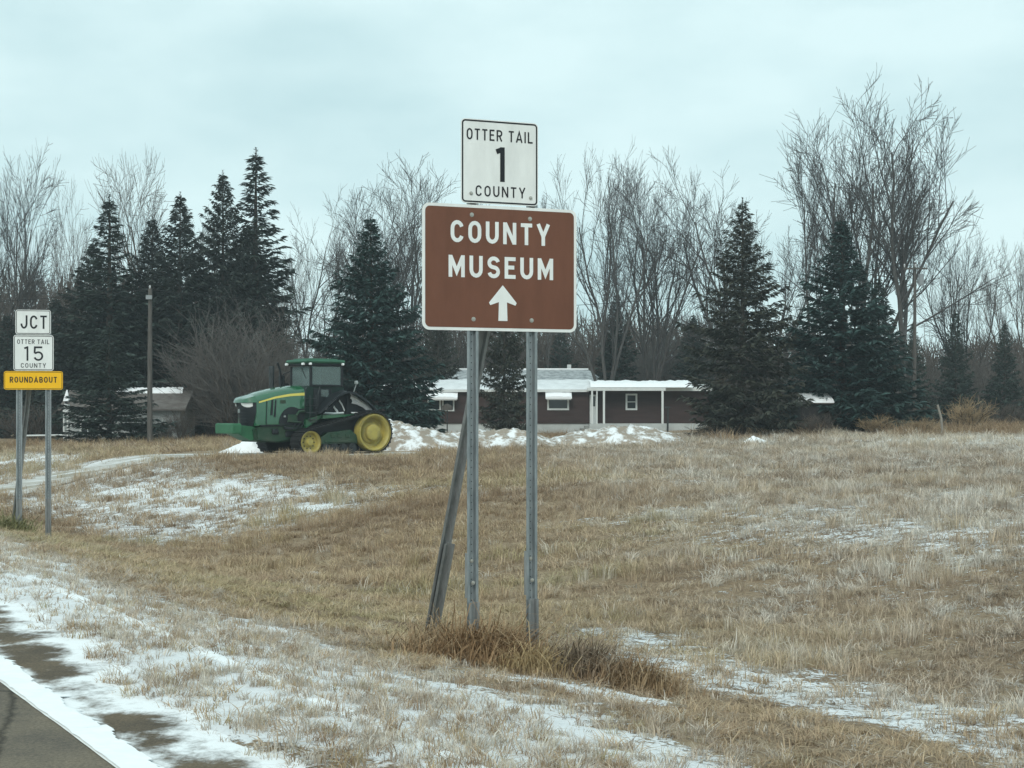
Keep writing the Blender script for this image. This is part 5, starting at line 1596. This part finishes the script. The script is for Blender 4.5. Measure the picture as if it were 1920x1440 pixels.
def build_grass():
    tufts = [tuft_mesh(1, 26, .07, .12, .006, .45, .6), tuft_mesh(2, 22, .08, .10, .006, .7, .9), tuft_mesh(3, 30, .06, .14, .005, .35, .5), tuft_mesh(4, 16, .09, .08, .007, 1.0, 1.0)]
    pos, rot, scl, tint, frost = [], [], [], [], []
    for (d0, d1, dens, wmul) in ((5.5, 12, 60, 1.0), (12, 20, 42, 1.25), (20, 34, 24, 1.7), (34, 60, 11, 2.6), (60, 90, 5, 3.8)):
        half = .46
        area = half * (d1 ** 2 - d0 ** 2)
        n = int(area * dens)
        y = np.sqrt(RNG.random(n) * (d1 ** 2 - d0 ** 2) + d0 ** 2); x = (RNG.random(n) * 2 - 1) * half * y
        t, s = ts(x, y)
        sb = snow_bias(x, y)
        fine = fbm(x * 2.1, y * 3.0, 91, 4, .6)
        snowy = smooth(.34, .62, sb + (fine - .5) * 1.1)
        yard = np.hypot(x - TR.x + 2, y - TR.y - .5) < 5.0
        lane = (np.abs(y - np.interp(x, [-21.2, -19, -17, -15.3, -13.3, -10.5, -7, -3.5], [38, 43, 48.5, 53, 56.5, 58.6, 59.6, 60])) < 2.2) & (x < -3.4) & (x > -21)
        keep = (t > .45 + .35 * RNG.random(n)) & (RNG.random(n) > snowy * np.where((t < 3.0) | ((np.abs(x - .4) < 1.1) & (np.abs(y - 10.7) < .6)), .75, .6)) & ~yard & ~(lane & (RNG.random(n) < .85)) & ~((t < 1.5) & (RNG.random(n) < .35)) & (y < 82)
        x, y, t, snowy = x[keep], y[keep], t[keep], snowy[keep]; k = len(x)
        z = zg(x, y)
        fl = smooth(.52, .68, fbm(x * 1.5, y * 1.0, 131, 3)) * smooth(-.5, 4, x) * smooth(4.5, 7, t)
        big = fbm(x * .16, y * .16, 17, 3); med = fbm(x * .8, y * .8, 23, 3)
        hgt = .62 + 1.15 * smooth(.45, .75, med) * smooth(5.5, 8, t) + .25 * RNG.random(k)
        hgt = hgt * np.where(t < 5.5, .72, 1.0) * np.interp(y, [8, 20, 60], [.85, 1.1, 1.6])
        pos.append(np.stack([x, y, z], 1)); rot.append(np.stack([RNG.normal(0, .12, k), RNG.normal(0, .12, k), RNG.random(k) * 6.28], 1))
        wm = wmul * RNG.uniform(.85, 1.25, k)
        scl.append(np.stack([wm, wm, hgt * (1 + .12 * (wmul - 1))], 1))
        band = fbm(x * .14 + 3, y * .8 - .25 * x, 151, 4)
        ti = .42 + (big - .5) * .9 + (med - .5) * .5 + (band - .5) * .75 + RNG.normal(0, .09, k)
        ti = ti + .22 * smooth(2.2, 3.2, t) * (1 - smooth(4.6, 6, t)) * (x < 0) - .12 * smooth(3, 9, x)
        tint.append(np.clip(ti, 0, .95)); frost.append(np.clip(.17 * smooth(-1, 5, x) * smooth(5, 8, t) + .04 + fl * .75 * RNG.random(k) + snowy * .5 * RNG.random(k) + .55 * RNG.random(k) * (RNG.random(k) < (.06 + .20 * smooth(-1, 5, x))) , 0, .8))
    # thin dark stubble standing through the snow of the verge
    n = 12000
    t = RNG.uniform(.3, 3.3, n); s_ = 2 + 30 * RNG.random(n) ** 1.6
    x, y = from_ts(t, s_)
    ed = t + (fbm(s_ * 1.3, s_ * 0 + 3.7, 5, 4) - .5) * .75
    lump = fbm(x * 1.6, y * 1.6, 61, 3)
    keep = (ed > .52) & (y > 5) & (np.abs(x) < .5 * y) & (RNG.random(n) < .25 + 1.3 * smooth(.35, .65, lump))
    x, y, t = x[keep], y[keep], t[keep]; k = len(x)
    pos.append(np.stack([x, y, zg(x, y)], 1)); rot.append(np.stack([RNG.normal(0, .2, k), RNG.normal(0, .2, k), RNG.random(k) * 6.28], 1))
    h = RNG.uniform(.3, .75, k); scl.append(np.stack([h * .8 + .2, h * .8 + .2, h], 1))
    tint.append(np.clip(RNG.normal(.35, .3, k), 0, .95)); frost.append(np.clip(RNG.random(k) * .95 - .15, 0, .8))
    cat = lambda a: np.concatenate(a)
    scatter('grass', cat(pos), cat(rot), cat(scl), cat(tint), cat(frost), tufts, 'short dry tan grass covering the roadside and field')
    # tall stalks at the field edge on the right and below the trees
    tall = [tuft_mesh(11, 18, .20, .55, .014, .25, .4), tuft_mesh(12, 14, .25, .45, .016, .4, .6)]
    n = 2600
    x = RNG.uniform(9, 30, n); y = 68 + RNG.random(n) * 14 + np.interp(x, [9, 14, 30], [0, 2, 2])
    k = n; med = fbm(x * .5, y * .5, 33, 3)
    sc_ = .45 + 1.0 * smooth(.45, .7, med)
    x2 = RNG.uniform(-27, 6, 1800); y2 = RNG.uniform(76, 90, 1800)
    X = np.concatenate([x, x2]); Y = np.concatenate([y, y2]); S_ = np.concatenate([sc_, .5 + .5 * RNG.random(1800)])
    ti = np.concatenate([.05 + .40 * RNG.random(n), .05 + .25 * RNG.random(1800)])
    kk = len(X)
    scatter('tall_grass', np.stack([X, Y, zg(X, Y)], 1), np.stack([RNG.normal(0, .2, kk), RNG.normal(0, .2, kk), RNG.random(kk) * 6.28], 1), np.stack([S_ * 1.2, S_ * 1.2, S_], 1), ti, np.zeros(kk), tall, 'tall dry weeds along the foot of the trees')
build_grass()

# grass clumps round the sign posts: each a thing of its own
def clump(px, py, D, w, dpt, h, n, seed, c1, c2, label, lean=.4, wd=.006):
    rg = np.random.default_rng(seed)
    b = W(px, py, D); g = zg1(b.x, b.y)
    V, Fq = [], []
    for k in range(n):
        x, y = rg.normal(0, .45) * w, rg.normal(0, .45) * dpt
        z = zg1(b.x + x, b.y + y) - g - .02 if k % 4 == 0 else z
        e = math.exp(-(x / w) ** 2 - (y / dpt) ** 2)
        hh = h * rg.uniform(.25, 1.05) * (.4 + .7 * e) * (1.55 if k % 17 == 0 else 1); az = rg.normal(.25, 1.6); le = abs(rg.normal(0, lean * 1.5)) + .15
        d = np.array([math.cos(az), math.sin(az), 0]); s = np.array([math.cos(rg.random() * 3.14), math.sin(rg.random() * 3.14), 0]); ww = wd * rg.uniform(.6, 1.3)
        p = np.array([x, y, z]); m1 = p + d * le * hh * .2 + np.array([0, 0, hh * .45]); m2 = p + d * le * hh * .6 + np.array([0, 0, hh * .82]); tip = p + d * hh * (le * 1.1 + .25) + np.array([0, 0, hh * (.98 - .35 * min(1, le))])
        o = len(V)
        V += [p - s * ww / 2, p + s * ww / 2, m1 + s * ww * .45, m1 - s * ww * .45, m2 + s * ww * .35, m2 - s * ww * .35, tip + s * ww * .1, tip - s * ww * .1]
        Fq += [(o, o + 1, o + 2, o + 3), (o + 3, o + 2, o + 4, o + 5), (o + 5, o + 4, o + 6, o + 7)]
    m = mat('clump_%d' % seed, c1, .9, col2=c2, scale=3.5)
    o = link('grass_clump', fast_mesh('grass_clump', V, Fq, m)); o.location = (b.x, b.y, g)
    tag(o, label, 'grass clump', 'tall grass clumps round the sign posts')
clump(905, 1250, 11.45, .50, .26, .36, 1700, 1, (.24, .15, .08), (.42, .28, .16), 'rust-brown grass clump around the left post of the brown sign', wd=.008)
clump(820, 1225, 11.9, .40, .28, .30, 1000, 2, (.28, .19, .11), (.42, .31, .19), 'tan grass clump at the foot of the slanting brace', wd=.008)
clump(1085, 1262, 11.4, .40, .24, .33, 1300, 3, (.17, .13, .095), (.33, .25, .175), 'dark grey-brown grass clump right of the right sign post', wd=.008)
clump(1180, 1280, 11.2, .36, .2, .28, 900, 4, (.24, .155, .09), (.40, .29, .175), 'reddish grass clump at the right end of the clump row', wd=.008)
clump(18, 1012, 27.6, .5, .35, .35, 900, 5, (.16, .16, .075), (.26, .25, .12), 'olive green grass clump at the foot of the junction sign', wd=.012)
clump(1000, 1265, 11.15, .24, .14, .26, 400, 6, (.34, .24, .12), (.48, .36, .21), 'pale straw tuft in front of the right sign post', wd=.008)

# ------------------------------------------------------------------ thin winter air
def build_haze():
    mb = MB(); mb.box((0, 95, 18), (330, 330, 48)); m = bpy.data.materials.new('air'); m.use_nodes = True
    nt = m.node_tree; nt.nodes.remove(nt.nodes['Principled BSDF'])
    v = nt.nodes.new('ShaderNodeVolumePrincipled'); v.inputs['Color'].default_value = (.86, .95, 1, 1); v.inputs['Density'].default_value = .0006
    nt.links.new(v.outputs[0], nt.nodes['Material Output'].inputs['Volume'])
    tag(mb.build('haze', m), 'thin pale winter haze over the field', kind='stuff')
build_haze()
